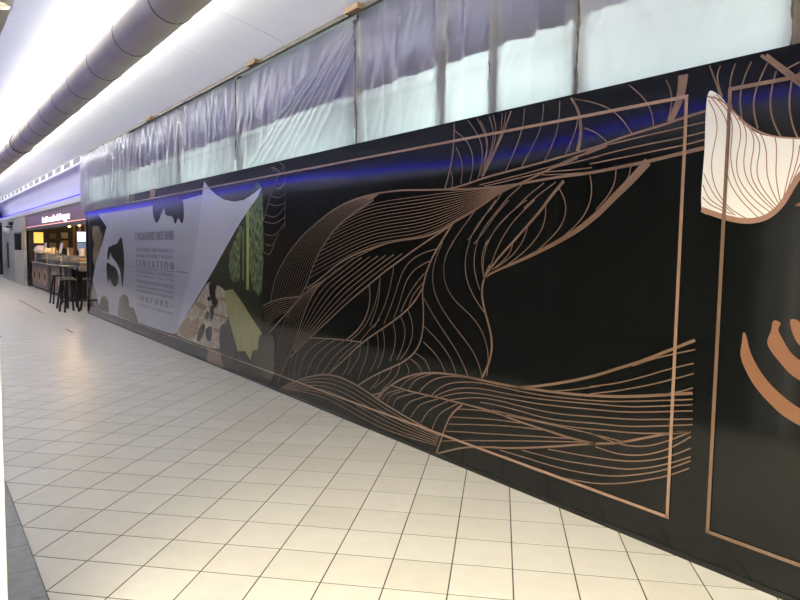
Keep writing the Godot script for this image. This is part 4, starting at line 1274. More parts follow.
		[0.007,0.007,4.754,0.785,4.751,0.732,4.757,0.68,4.778,0.626,4.81,0.572,4.846,0.517,4.879,0.461,4.909,0.405],
		[0.007,0.007,4.882,0.733,4.896,0.624,5.079,0.423],
		[0.007,0.007,5.031,0.623,5.081,0.506,5.185,0.392],
		[0.007,0.007,4.564,0.533,4.592,0.459,4.714,0.35],
		[0.007,0.007,4.277,0.636,4.331,0.536,4.53,0.383],
		[0.007,0.007,4.389,0.602,4.445,0.518,4.652,0.379],
		[0.007,0.007,3.639,1.65,3.688,1.588,3.727,1.524,3.746,1.455,3.742,1.385,3.716,1.319,3.669,1.259,3.604,1.207,3.529,1.164,3.454,1.123,3.387,1.079,3.333,1.028,3.294,0.971,3.267,0.91,3.254,0.846,3.254,0.78,3.261,0.712],
		[0.007,0.007,3.763,1.635,3.809,1.567,3.848,1.496,3.871,1.423,3.874,1.348,3.854,1.274,3.813,1.206,3.758,1.143,3.694,1.085,3.626,1.031,3.557,0.98,3.489,0.93,3.426,0.879,3.375,0.823,3.337,0.763,3.307,0.699],
		[0.007,0.007,3.467,1.649,3.495,1.574,3.51,1.497,3.504,1.419,3.477,1.345,3.43,1.276,3.371,1.212,3.307,1.152],
		[0.007,0.007,3.385,1.649,3.402,1.599,3.414,1.549,3.418,1.499,3.412,1.448,3.398,1.398,3.377,1.35,3.352,1.302],
		[0.007,0.007,3.295,1.648,3.311,1.612,3.326,1.576,3.336,1.538,3.339,1.5,3.335,1.462,3.327,1.425,3.315,1.387],
		[0.007,0.007,3.978,1.204,3.91,1.133,3.84,1.065,3.767,1.001,3.693,0.94,3.622,0.879,3.558,0.816,3.503,0.751,3.455,0.683],
		[0.007,0.007,3.971,0.987,3.896,0.949,3.824,0.91,3.759,0.869,3.7,0.825,3.65,0.778,3.611,0.726,3.581,0.672],
		[0.007,0.007,3.973,0.862,3.923,0.839,3.875,0.816,3.831,0.79,3.792,0.763,3.758,0.733,3.729,0.7,3.703,0.667],
		[0.007,0.007,4.08,0.762,3.951,0.724,3.887,0.648],
		[0.007,0.007,4.131,0.706,4.039,0.672,3.986,0.625],
		[0.007,0.007,4.196,0.664,4.155,0.614,4.167,0.576],
		[0.007,0.007,3.682,1.591,3.648,1.632,3.613,1.672,3.576,1.709,3.538,1.746,3.498,1.781,3.46,1.816,3.422,1.85],
		[0.007,0.007,3.486,1.593,3.469,1.639,3.446,1.683,3.416,1.724,3.381,1.763,3.341,1.8,3.299,1.833,3.254,1.864],
		[0.007,0.007,3.403,1.593,3.388,1.636,3.368,1.677,3.34,1.715,3.306,1.75,3.27,1.784,3.233,1.816,3.196,1.848],
		[0.007,0.007,3.322,1.594,3.295,1.627,3.267,1.661,3.238,1.693,3.207,1.724,3.174,1.753,3.139,1.78,3.102,1.805],
	],
	"strands": [
		[0.016,0.016,4.604,0.304,4.496,0.381,4.386,0.453,4.272,0.515,4.151,0.565,4.028,0.603,3.906,0.63,3.788,0.648,3.674,0.659,3.565,0.667,3.46,0.671,3.359,0.674,3.262,0.676,3.168,0.678,3.077,0.681,2.988,0.685,2.902,0.691,2.819,0.698,2.738,0.704,2.66,0.711,2.584,0.717,2.51,0.725,2.438,0.734,2.368,0.744,2.301,0.753,2.235,0.764,2.171,0.776,2.109,0.789,2.049,0.802,1.99,0.816,1.933,0.83,1.878,0.844,1.824,0.857,1.771,0.869],
		[0.013,0.013,4.688,0.31,4.559,0.352,4.457,0.414],
		[0.013,0.013,4.573,0.297,4.5,0.38],
		[0.013,0.013,4.385,0.447,4.256,0.445,4.131,0.446,4.009,0.451,3.891,0.456,3.777,0.461,3.668,0.465,3.562,0.468,3.461,0.471,3.362,0.474,3.268,0.476,3.177,0.475,3.091,0.47,3.007,0.465,2.926,0.461,2.846,0.459,2.768,0.458,2.693,0.457,2.619,0.455,2.548,0.454,2.478,0.456,2.41,0.459,2.343,0.463],
		[0.013,0.013,3.772,0.031,3.667,0.078,3.564,0.12,3.463,0.157,3.364,0.186,3.268,0.21,3.176,0.231,3.086,0.25,2.999,0.272,2.915,0.294,2.834,0.317,2.755,0.34,2.679,0.363,2.605,0.385,2.533,0.408,2.463,0.43,2.396,0.451,2.33,0.469,2.266,0.486,2.205,0.504,2.145,0.527,2.087,0.551,2.031,0.575,1.976,0.598,1.923,0.62,1.87,0.639,1.819,0.657,1.768,0.673],
		[0.016,0.016,3.512,0.458,3.577,0.408,3.632,0.352,3.672,0.29,3.704,0.226,3.733,0.16,3.762,0.094,3.791,0.027],
		[0.007,0.007,3.858,0.467,3.779,0.529,3.688,0.578,3.587,0.61,3.485,0.632,3.385,0.646,3.289,0.655,3.197,0.659,3.108,0.661,3.021,0.662,2.938,0.664,2.857,0.667,2.777,0.671,2.7,0.677,2.625,0.685,2.553,0.693,2.482,0.701,2.413,0.709,2.346,0.718,2.281,0.728,2.218,0.739,2.156,0.752,2.097,0.764,2.038,0.777,1.982,0.789,1.927,0.802,1.873,0.814,1.82,0.826,1.769,0.838],
		[0.007,0.007,3.821,0.463,3.72,0.513,3.618,0.553,3.514,0.582,3.413,0.601,3.314,0.613,3.22,0.619,3.129,0.622,3.041,0.626,2.955,0.631,2.872,0.637,2.791,0.644,2.712,0.652,2.636,0.661,2.562,0.67,2.49,0.679,2.42,0.688,2.352,0.697,2.286,0.705,2.222,0.713,2.16,0.722,2.099,0.733,2.04,0.746,1.983,0.759,1.927,0.772,1.873,0.786,1.82,0.798,1.768,0.811],
		[0.007,0.007,3.762,0.466,3.658,0.505,3.556,0.537,3.456,0.559,3.358,0.573,3.264,0.582,3.173,0.588,3.085,0.593,3,0.598,2.917,0.603,2.837,0.608,2.759,0.615,2.684,0.623,2.61,0.631,2.538,0.64,2.469,0.649,2.401,0.658,2.335,0.666,2.271,0.675,2.209,0.683,2.149,0.694,2.09,0.705,2.032,0.718,1.976,0.73,1.922,0.743,1.869,0.755,1.817,0.768,1.766,0.779],
		[0.007,0.007,3.646,0.469,3.543,0.499,3.443,0.524,3.346,0.543,3.252,0.556,3.162,0.562,3.075,0.565,2.992,0.565,2.911,0.567,2.831,0.57,2.754,0.573,2.679,0.578,2.606,0.585,2.535,0.594,2.466,0.604,2.398,0.615,2.332,0.625,2.268,0.634,2.206,0.644,2.146,0.654,2.087,0.665,2.03,0.677,1.974,0.69,1.919,0.702,1.866,0.714,1.815,0.726,1.764,0.737],
		[0.007,0.007,3.325,0.517,3.229,0.524,3.136,0.529,3.047,0.532,2.961,0.533,2.879,0.532,2.798,0.532,2.72,0.535,2.643,0.541,2.568,0.55,2.495,0.561,2.424,0.572,2.355,0.583,2.288,0.592,2.223,0.601,2.16,0.611,2.098,0.623,2.039,0.637,1.98,0.652,1.924,0.666,1.869,0.681,1.815,0.695,1.763,0.709],
		[0.007,0.007,3.204,0.486,3.114,0.489,3.028,0.492,2.943,0.495,2.862,0.499,2.782,0.503,2.705,0.507,2.63,0.512,2.557,0.519,2.486,0.527,2.417,0.538,2.349,0.548,2.284,0.559,2.22,0.568,2.158,0.577,2.097,0.588,2.039,0.599,1.981,0.612,1.926,0.626,1.872,0.641,1.819,0.658,1.768,0.676],
		[0.007,0.007,3.07,0.479,2.98,0.484,2.892,0.489,2.807,0.494,2.725,0.499,2.646,0.503,2.568,0.507,2.494,0.511,2.421,0.515,2.351,0.517,2.283,0.519,2.217,0.52,2.153,0.522],
		[0.007,0.007,4.273,0.447,4.166,0.531,3.986,0.606],
		[0.007,0.007,4.164,0.442,4.061,0.549,3.839,0.639],
		[0.007,0.007,4.02,0.457,3.949,0.521,3.867,0.575,3.774,0.614,3.675,0.641,3.578,0.656,3.483,0.665,3.392,0.669],
		[0.007,0.007,4.528,0.297,4.441,0.374,4.272,0.43],
		[0.007,0.007,4.454,0.286,4.383,0.368,4.217,0.432],
		[0.007,0.007,4.367,0.27,4.298,0.359,4.058,0.445],
		[0.007,0.007,4.24,0.254,4.135,0.358,3.906,0.45],
		[0.007,0.007,4.118,0.239,4.004,0.359,3.785,0.45],
		[0.007,0.007,3.988,0.219,3.879,0.346,3.668,0.457],
		[0.007,0.007,3.85,0.195,3.758,0.34,3.556,0.46],
		[0.007,0.007,3.555,0.42,3.476,0.434,3.399,0.447,3.324,0.458,3.252,0.466,3.183,0.469,3.116,0.468,3.051,0.466],
		[0.007,0.007,3.619,0.347,3.512,0.367,3.408,0.386,3.308,0.404,3.212,0.419,3.119,0.433,3.029,0.444,2.942,0.453],
		[0.007,0.007,3.652,0.287,3.531,0.312,3.416,0.337,3.305,0.359,3.198,0.381,3.095,0.4,2.996,0.417,2.901,0.432,2.809,0.444,2.721,0.456],
		[0.007,0.007,3.684,0.226,3.568,0.249,3.456,0.271,3.348,0.291,3.244,0.311,3.144,0.331,3.047,0.35,2.954,0.368,2.863,0.386,2.776,0.403,2.692,0.419,2.611,0.435,2.532,0.45],
		[0.007,0.007,3.728,0.139,3.612,0.17,3.5,0.198,3.393,0.225,3.289,0.25,3.189,0.274,3.093,0.298,3,0.32,2.91,0.342,2.823,0.362,2.739,0.382,2.657,0.401,2.578,0.419,2.502,0.437,2.428,0.454],
		[0.007,0.007,2.388,0.52,2.319,0.512,2.251,0.506,2.184,0.505,2.118,0.51,2.054,0.523,1.992,0.544,1.933,0.572,1.877,0.603,1.823,0.636,1.771,0.668],
		[0.007,0.007,2.347,0.447,2.281,0.444,2.216,0.444,2.152,0.451,2.089,0.464,2.028,0.483,1.969,0.508,1.914,0.537,1.863,0.57,1.815,0.607,1.77,0.645],
		[0.007,0.007,2.7,0.342,2.624,0.35,2.55,0.358,2.478,0.366,2.408,0.375,2.34,0.384,2.274,0.393,2.21,0.404,2.147,0.416,2.086,0.431,2.027,0.45,1.97,0.471,1.915,0.496,1.863,0.524,1.814,0.555,1.767,0.586],
		[0.007,0.007,2.917,0.279,2.837,0.283,2.759,0.288,2.683,0.292,2.609,0.299,2.537,0.307,2.467,0.317,2.398,0.327,2.331,0.338,2.266,0.348,2.203,0.359,2.141,0.372,2.082,0.389,2.024,0.41,1.968,0.433,1.914,0.459,1.862,0.486,1.812,0.514,1.764,0.542],
		[0.007,0.007,3.117,0.228,3.029,0.231,2.944,0.234,2.862,0.238,2.782,0.24,2.704,0.243,2.628,0.247,2.554,0.253,2.482,0.261,2.411,0.27,2.343,0.282,2.276,0.295,2.21,0.312,2.147,0.332,2.086,0.354,2.027,0.378,1.969,0.403,1.914,0.43,1.862,0.459,1.812,0.49,1.763,0.522],
		[0.007,0.007,3.069,0.199,2.99,0.191,2.913,0.184,2.836,0.18,2.761,0.18,2.686,0.184,2.612,0.19,2.54,0.198,2.47,0.208,2.401,0.219,2.334,0.232,2.269,0.249,2.206,0.269,2.144,0.291,2.085,0.315,2.027,0.34,1.972,0.365,1.918,0.391,1.866,0.42,1.817,0.45,1.77,0.481],
		[0.007,0.007,2.123,0.955,1.98,1.02,1.768,1.093],
		[0.007,0.007,2.4,0.792,2.327,0.812,2.256,0.832,2.188,0.855,2.123,0.879,2.06,0.905,2,0.931,1.941,0.957,1.883,0.98,1.827,1.002,1.772,1.022],
		[0.007,0.007,2.398,0.748,2.325,0.769,2.255,0.789,2.186,0.81,2.121,0.832,2.057,0.854,1.996,0.877,1.936,0.9,1.879,0.924,1.823,0.947,1.769,0.971],
		[0.007,0.007,1.925,0.836,1.836,0.867,1.77,0.897],
		[0.007,0.007,2.699,0.71,2.544,0.745,2.331,0.807],
		[0.016,0.016,2.987,0.682,2.901,0.7,2.818,0.719,2.738,0.741,2.661,0.763,2.586,0.786,2.514,0.809,2.445,0.833,2.378,0.858,2.314,0.884,2.252,0.911,2.192,0.937,2.133,0.962,2.076,0.987,2.022,1.013,1.969,1.04,1.918,1.066,1.867,1.091,1.819,1.116,1.771,1.14],
	],
	"right": [
		[0.018,0.018,3.259,1.478,3.296,1.416,3.323,1.35,3.33,1.284,3.318,1.218,3.294,1.153,3.266,1.09,3.24,1.026,3.224,0.962,3.223,0.895,3.238,0.827,3.269,0.758,3.311,0.69],
		[0.013,0.05,3.315,1.387,3.236,1.425,3.155,1.456,3.074,1.484,2.995,1.511,2.919,1.538,2.846,1.566,2.776,1.594,2.708,1.621,2.643,1.65,2.581,1.679,2.523,1.709,2.468,1.742,2.417,1.776,2.369,1.811,2.325,1.848,2.282,1.885,2.239,1.92,2.197,1.954,2.157,1.989,2.119,2.024,2.082,2.059],
		[0.012,0.021,3.315,1.38,3.266,1.439,3.214,1.494,3.157,1.546,3.099,1.595,3.041,1.642,2.985,1.689,2.931,1.734,2.878,1.779,2.828,1.824,2.782,1.87,2.737,1.915,2.69,1.958,2.644,1.999],
		[0.007,0.007,3.05,1.641,3.056,1.607,3.07,1.575,3.095,1.546,3.126,1.518,3.161,1.493,3.199,1.469,3.239,1.445],
		[0.007,0.007,2.923,1.736,2.94,1.689,2.963,1.643,2.997,1.601,3.038,1.561,3.087,1.525,3.142,1.492,3.201,1.46],
		[0.007,0.007,2.779,1.862,2.78,1.794,2.799,1.729,2.84,1.669,2.897,1.613,2.965,1.562,3.042,1.514,3.126,1.469],
		[0.007,0.007,2.68,1.96,2.642,1.903,2.623,1.843,2.63,1.782,2.66,1.726,2.709,1.676,2.768,1.629,2.833,1.584],
		[0.007,0.007,2.455,2.019,2.441,1.961,2.44,1.904,2.453,1.849,2.482,1.797,2.522,1.751,2.573,1.709,2.63,1.67],
		[0.007,0.007,2.28,2.038,2.28,2.001,2.286,1.965,2.3,1.932,2.32,1.901,2.346,1.871,2.374,1.844,2.404,1.816],
		[0.007,0.007,2.185,2.045,2.201,1.982,2.261,1.915],
		[0.007,0.007,3.097,1.909,3.146,1.873,3.194,1.835,3.239,1.794,3.282,1.751,3.326,1.707,3.374,1.664,3.425,1.621],
		[0.007,0.007,2.938,1.901,3.01,1.864,3.081,1.823,3.149,1.777,3.209,1.725,3.259,1.665,3.298,1.599,3.321,1.53,3.325,1.459,3.315,1.387],
		[0.007,0.007,2.87,1.898,2.933,1.856,2.994,1.812,3.053,1.764,3.106,1.71,3.153,1.652,3.193,1.59,3.228,1.525,3.259,1.458],
		[0.007,0.007,3.218,1.916,3.255,1.88,3.293,1.843,3.329,1.804,3.365,1.765,3.403,1.726,3.444,1.687,3.488,1.649],
		[0.007,0.007,2.8,1.998,2.93,1.926,3.049,1.842],
		[0.007,0.007,2.705,1.997,2.83,1.933,2.962,1.851],
		[0.007,0.007,2.985,1.999,3.106,1.923,3.196,1.848],
		[0.007,0.007,3.145,1.978,3.217,1.902,3.311,1.826],
		[0.013,0.013,3.74,2.019,3.639,2.027,3.542,2.038,3.45,2.053,3.361,2.067,3.274,2.079,3.189,2.088,3.105,2.097,3.025,2.105,2.946,2.113,2.871,2.121,2.797,2.129,2.726,2.138,2.657,2.146,2.589,2.153,2.524,2.161,2.46,2.169,2.399,2.178,2.34,2.189,2.283,2.199,2.227,2.209,2.172,2.217,2.117,2.224,2.064,2.231,2.013,2.238,1.963,2.246,1.914,2.254,1.866,2.261,1.82,2.267,1.774,2.274],
		[0.013,0.02,3.74,2.019,3.636,2.012,3.535,2.008,3.437,2.005,3.343,2.003,3.252,2.003,3.165,2.003,3.08,2.005,2.998,2.008,2.919,2.013,2.843,2.018,2.768,2.022,2.696,2.025,2.625,2.027,2.556,2.028,2.489,2.03,2.425,2.033,2.362,2.037,2.301,2.042,2.242,2.047,2.185,2.051,2.128,2.056,2.074,2.061,2.021,2.067,1.969,2.073,1.919,2.079,1.87,2.084,1.822,2.09,1.775,2.095],
		[0.007,0.007,3.378,2.027,3.281,2.036,3.187,2.045,3.097,2.055,3.01,2.064,2.926,2.073,2.844,2.083,2.766,2.092,2.69,2.102,2.616,2.112,2.545,2.123],
		[0.007,0.007,3.337,2.014,3.239,2.023,3.144,2.032,3.052,2.041,2.964,2.049,2.879,2.059,2.797,2.071,2.72,2.085,2.646,2.1,2.574,2.116],
		[0.007,0.007,2.74,2.085,2.559,2.103,2.39,2.12],
		[0.007,0.007,2.346,2.177,2.282,2.182,2.219,2.187,2.159,2.192,2.1,2.197,2.042,2.201,1.986,2.205,1.931,2.209,1.878,2.213,1.827,2.217,1.776,2.221],
		[0.007,0.007,2.459,2.116,2.394,2.123,2.33,2.13,2.268,2.136,2.207,2.142,2.148,2.146,2.09,2.15,2.034,2.153,1.978,2.156,1.925,2.159,1.873,2.163,1.823,2.168,1.774,2.174],
		[0.007,0.007,2.458,2.082,2.391,2.086,2.327,2.091,2.264,2.095,2.203,2.099,2.144,2.103,2.086,2.107,2.03,2.111,1.976,2.115,1.922,2.119,1.871,2.123,1.82,2.129,1.772,2.135],
		[0.007,0.007,2.787,2.065,2.601,2.06,2.443,2.06],
		[0.007,0.007,2.819,2.049,2.63,2.039,2.441,2.035],
		[0.03,0.03,2.489,2.151,2.346,2.18],
	],
	"top": [
		[0.013,0.013,3.664,2.487,3.663,2.419,3.665,2.352,3.671,2.285,3.683,2.219,3.701,2.153,3.724,2.088,3.752,2.024],
		[0.007,0.007,3.638,2.315,3.611,2.277,3.587,2.239,3.57,2.2,3.561,2.162,3.561,2.123,3.567,2.085,3.576,2.048],
		[0.007,0.007,3.688,2.149,3.664,2.083,3.673,2.033],
		[0.007,0.007,3.658,2.435,3.585,2.388,3.523,2.338,3.48,2.283,3.457,2.225,3.452,2.167,3.461,2.11,3.481,2.055],
		[0.007,0.007,3.516,2.485,3.46,2.426,3.411,2.367,3.377,2.307,3.362,2.246,3.364,2.186,3.378,2.127,3.399,2.069],
		[0.007,0.007,3.424,2.488,3.382,2.427,3.345,2.367,3.322,2.307,3.316,2.247,3.325,2.189,3.341,2.131,3.359,2.073],
		[0.007,0.007,3.393,2.463,3.353,2.409,3.326,2.354,3.316,2.299,3.322,2.245,3.336,2.192,3.357,2.14,3.38,2.088],
		[0.007,0.007,3.305,2.483,3.278,2.423,3.262,2.364,3.264,2.306,3.279,2.25,3.303,2.195,3.331,2.141,3.36,2.087],
		[0.007,0.007,3.267,2.484,3.244,2.423,3.236,2.364,3.245,2.307,3.266,2.251,3.293,2.196,3.321,2.141,3.35,2.086],
		[0.007,0.007,3.182,2.484,3.183,2.422,3.192,2.363,3.213,2.306,3.243,2.251,3.278,2.196,3.313,2.141,3.35,2.086],
		[0.007,0.007,3.146,2.485,3.156,2.424,3.175,2.366,3.202,2.309,3.235,2.254,3.271,2.198,3.307,2.142,3.344,2.085],
		[0.007,0.007,2.983,2.484,2.986,2.424,2.996,2.365,3.016,2.308,3.042,2.253,3.073,2.198,3.106,2.144,3.14,2.088],
		[0.007,0.007,2.823,2.482,2.826,2.423,2.835,2.366,2.855,2.311,2.885,2.26,2.921,2.209,2.958,2.159,2.998,2.108],
		[0.007,0.007,2.695,2.479,2.695,2.427,2.698,2.375,2.706,2.325,2.72,2.276,2.741,2.229,2.768,2.183,2.798,2.139],
		[0.007,0.007,2.555,2.357,2.56,2.327,2.567,2.297,2.578,2.269,2.592,2.241,2.607,2.214,2.621,2.186,2.635,2.158],
		[0.007,0.007,2.589,2.472,2.488,2.443],
		[0.007,0.007,2.218,2.483,2.181,2.451,2.145,2.418,2.114,2.384,2.089,2.347,2.072,2.309,2.062,2.27,2.055,2.23],
		[0.007,0.007,1.996,2.465,1.976,2.429,1.964,2.393,1.959,2.358,1.961,2.323,1.967,2.289,1.976,2.255],
		[0.007,0.007,2.589,2.472,2.517,2.451,2.448,2.427,2.381,2.398,2.32,2.362,2.267,2.318,2.224,2.269,2.187,2.217],
		[0.007,0.007,2.509,2.293,2.482,2.282,2.461,2.273,2.443,2.265,2.42,2.252,2.395,2.235,2.37,2.215,2.346,2.193],
		[0.013,0.013,3.101,2.484,3.128,2.428,3.157,2.372,3.189,2.316,3.225,2.261,3.262,2.205,3.301,2.149,3.34,2.092],
		[0.013,0.028,2.612,2.482,2.579,2.438,2.554,2.393,2.539,2.346,2.532,2.3,2.532,2.255,2.538,2.21,2.547,2.166],
		[0.055,0.03,1.901,2.473,1.903,2.439,1.906,2.405,1.912,2.372,1.921,2.34,1.933,2.31,1.947,2.28,1.962,2.25],
	],
	"feather": [
		[0.007,0.007,6.489,2.393,6.556,2.326,6.621,2.257,6.684,2.187,6.743,2.114,6.799,2.039,6.852,1.963,6.903,1.886],
		[0.005,0.005,6.366,2.351,6.361,2.271,6.359,2.19,6.361,2.11,6.365,2.029,6.368,1.949,6.369,1.868,6.368,1.786],
		[0.005,0.005,6.636,2.234,6.496,2.208,6.361,2.268],
		[0.005,0.005,6.696,2.141,6.525,2.114,6.36,2.147],
		[0.005,0.005,6.762,2.057,6.559,2.03,6.365,2.049],
		[0.005,0.005,6.85,1.939,6.601,1.914,6.365,2.007],
		[0.005,0.005,6.882,1.867,6.618,1.843,6.369,1.902],
		[0.005,0.005,6.893,1.733,6.623,1.713,6.369,1.839],
		[0.005,0.005,6.866,1.621,6.685,1.604,6.512,1.729],
		[0.005,0.005,6.893,1.523,6.749,1.507,6.61,1.628],
		[0.005,0.005,6.489,2.387,6.636,2.449],
		[0.005,0.005,6.557,2.393,6.676,2.453],
		[0.005,0.005,6.626,2.399,6.716,2.456],
		[0.005,0.005,6.465,2.36,6.432,2.43],
		[0.005,0.005,6.422,2.356,6.404,2.428],
		[0.005,0.005,6.38,2.352,6.376,2.425,6.509,2.49],
	],
	"rightfan": [
		[0.007,0.007,1.766,2.489,1.741,2.43,1.701,2.329],
		[0.007,0.007,1.71,2.476,1.719,2.455,1.723,2.431,1.72,2.406,1.713,2.38,1.704,2.354,1.694,2.328],
		[0.007,0.007,1.639,2.472,1.649,2.441,1.656,2.408,1.659,2.374,1.658,2.338,1.653,2.302,1.643,2.266],
		[0.007,0.007,1.564,2.465,1.582,2.425,1.596,2.383,1.605,2.339,1.607,2.291,1.601,2.242,1.592,2.193],
		[0.007,0.007,1.491,2.444,1.508,2.407,1.523,2.37,1.536,2.33,1.543,2.289,1.542,2.244,1.533,2.199,1.519,2.154],
		[0.007,0.007,1.452,2.398,1.46,2.358,1.467,2.317,1.47,2.275,1.467,2.231,1.456,2.188,1.439,2.146,1.417,2.105],
		[0.007,0.007,1.383,2.347,1.386,2.311,1.388,2.275,1.387,2.237,1.382,2.2,1.373,2.162,1.361,2.125,1.345,2.089],
		[0.013,0.013,1.522,2.484,1.482,2.447,1.444,2.411,1.407,2.375,1.371,2.34,1.335,2.306,1.299,2.273,1.264,2.241],
		[0.013,0.013,1.498,2.481,1.458,2.442,1.418,2.405,1.379,2.368,1.341,2.332,1.303,2.298,1.265,2.265],
		[0.007,0.007,1.427,2.39,1.355,2.417,1.296,2.426],
		[0.007,0.007,1.384,2.357,1.305,2.386,1.229,2.399],
	],
	"cup": [
		[0.005,0.005,1.763,2.326,1.738,2.281,1.721,2.235,1.713,2.189,1.716,2.144,1.723,2.099,1.73,2.054,1.731,2.007,1.725,1.96,1.711,1.913,1.69,1.869,1.662,1.829,1.628,1.794,1.589,1.766,1.548,1.742],
		[0.005,0.005,1.75,2.335,1.717,2.293,1.689,2.251,1.669,2.208,1.661,2.163,1.661,2.118,1.664,2.072,1.663,2.026,1.656,1.98,1.643,1.934,1.622,1.891,1.595,1.851,1.564,1.814,1.53,1.78,1.497,1.747],
		[0.005,0.005,1.736,2.338,1.699,2.299,1.667,2.259,1.646,2.217,1.638,2.172,1.638,2.127,1.64,2.081,1.638,2.034,1.63,1.987,1.616,1.941,1.597,1.897,1.571,1.856,1.54,1.819,1.505,1.786,1.469,1.755],
		[0.005,0.005,1.723,2.344,1.686,2.302,1.652,2.26,1.623,2.217,1.603,2.174,1.597,2.129,1.601,2.085,1.608,2.04,1.608,1.994,1.599,1.948,1.578,1.904,1.549,1.864,1.516,1.828,1.479,1.796,1.441,1.767],
		[0.005,0.005,1.679,2.299,1.642,2.26,1.61,2.221,1.585,2.181,1.572,2.139,1.57,2.095,1.574,2.051,1.575,2.007,1.568,1.962,1.551,1.919,1.526,1.879,1.496,1.842,1.463,1.808,1.429,1.777],
		[0.005,0.005,1.613,2.215,1.577,2.181,1.549,2.144,1.535,2.104,1.534,2.061,1.539,2.018,1.541,1.974,1.533,1.931,1.513,1.89,1.486,1.852,1.454,1.816,1.421,1.783],
		[0.005,0.005,1.551,2.158,1.524,2.121,1.508,2.081,1.507,2.038,1.512,1.994,1.511,1.951,1.498,1.908,1.474,1.866,1.444,1.827,1.412,1.789],
		[0.005,0.005,1.505,2.126,1.486,2.084,1.475,2.038,1.471,1.989,1.465,1.938,1.45,1.889,1.428,1.841,1.402,1.794],
		[0.005,0.005,1.441,2.105,1.433,2.065,1.43,2.024,1.429,1.981,1.427,1.937,1.42,1.892,1.41,1.848,1.398,1.803],
		[0.005,0.005,1.363,2.089,1.361,2.052,1.362,2.014,1.366,1.977,1.372,1.939,1.378,1.901,1.384,1.864,1.39,1.825],
		[0.005,0.005,1.334,2.057,1.345,1.972,1.381,1.838],
		[0.005,0.005,1.307,2.017,1.329,1.971,1.376,1.844],
		[0.005,0.005,1.77,1.915,1.732,1.844,1.645,1.785],
		[0.005,0.005,1.769,1.853,1.716,1.809,1.616,1.764],
		[0.005,0.005,1.77,1.971,1.704,1.856,1.602,1.759],
		[0.026,0.026,1.77,1.794,1.721,1.775,1.673,1.758,1.625,1.744,1.578,1.734,1.532,1.731,1.489,1.736,1.45,1.751,1.418,1.776,1.392,1.807,1.372,1.843,1.353,1.88,1.333,1.915,1.309,1.945,1.282,1.972],
		[0.007,0.007,1.769,2.341,1.727,2.327,1.687,2.302,1.65,2.266,1.615,2.227,1.578,2.189,1.539,2.157,1.498,2.131,1.454,2.112,1.411,2.1,1.367,2.091,1.325,2.085,1.284,2.08,1.243,2.076],
	],
}
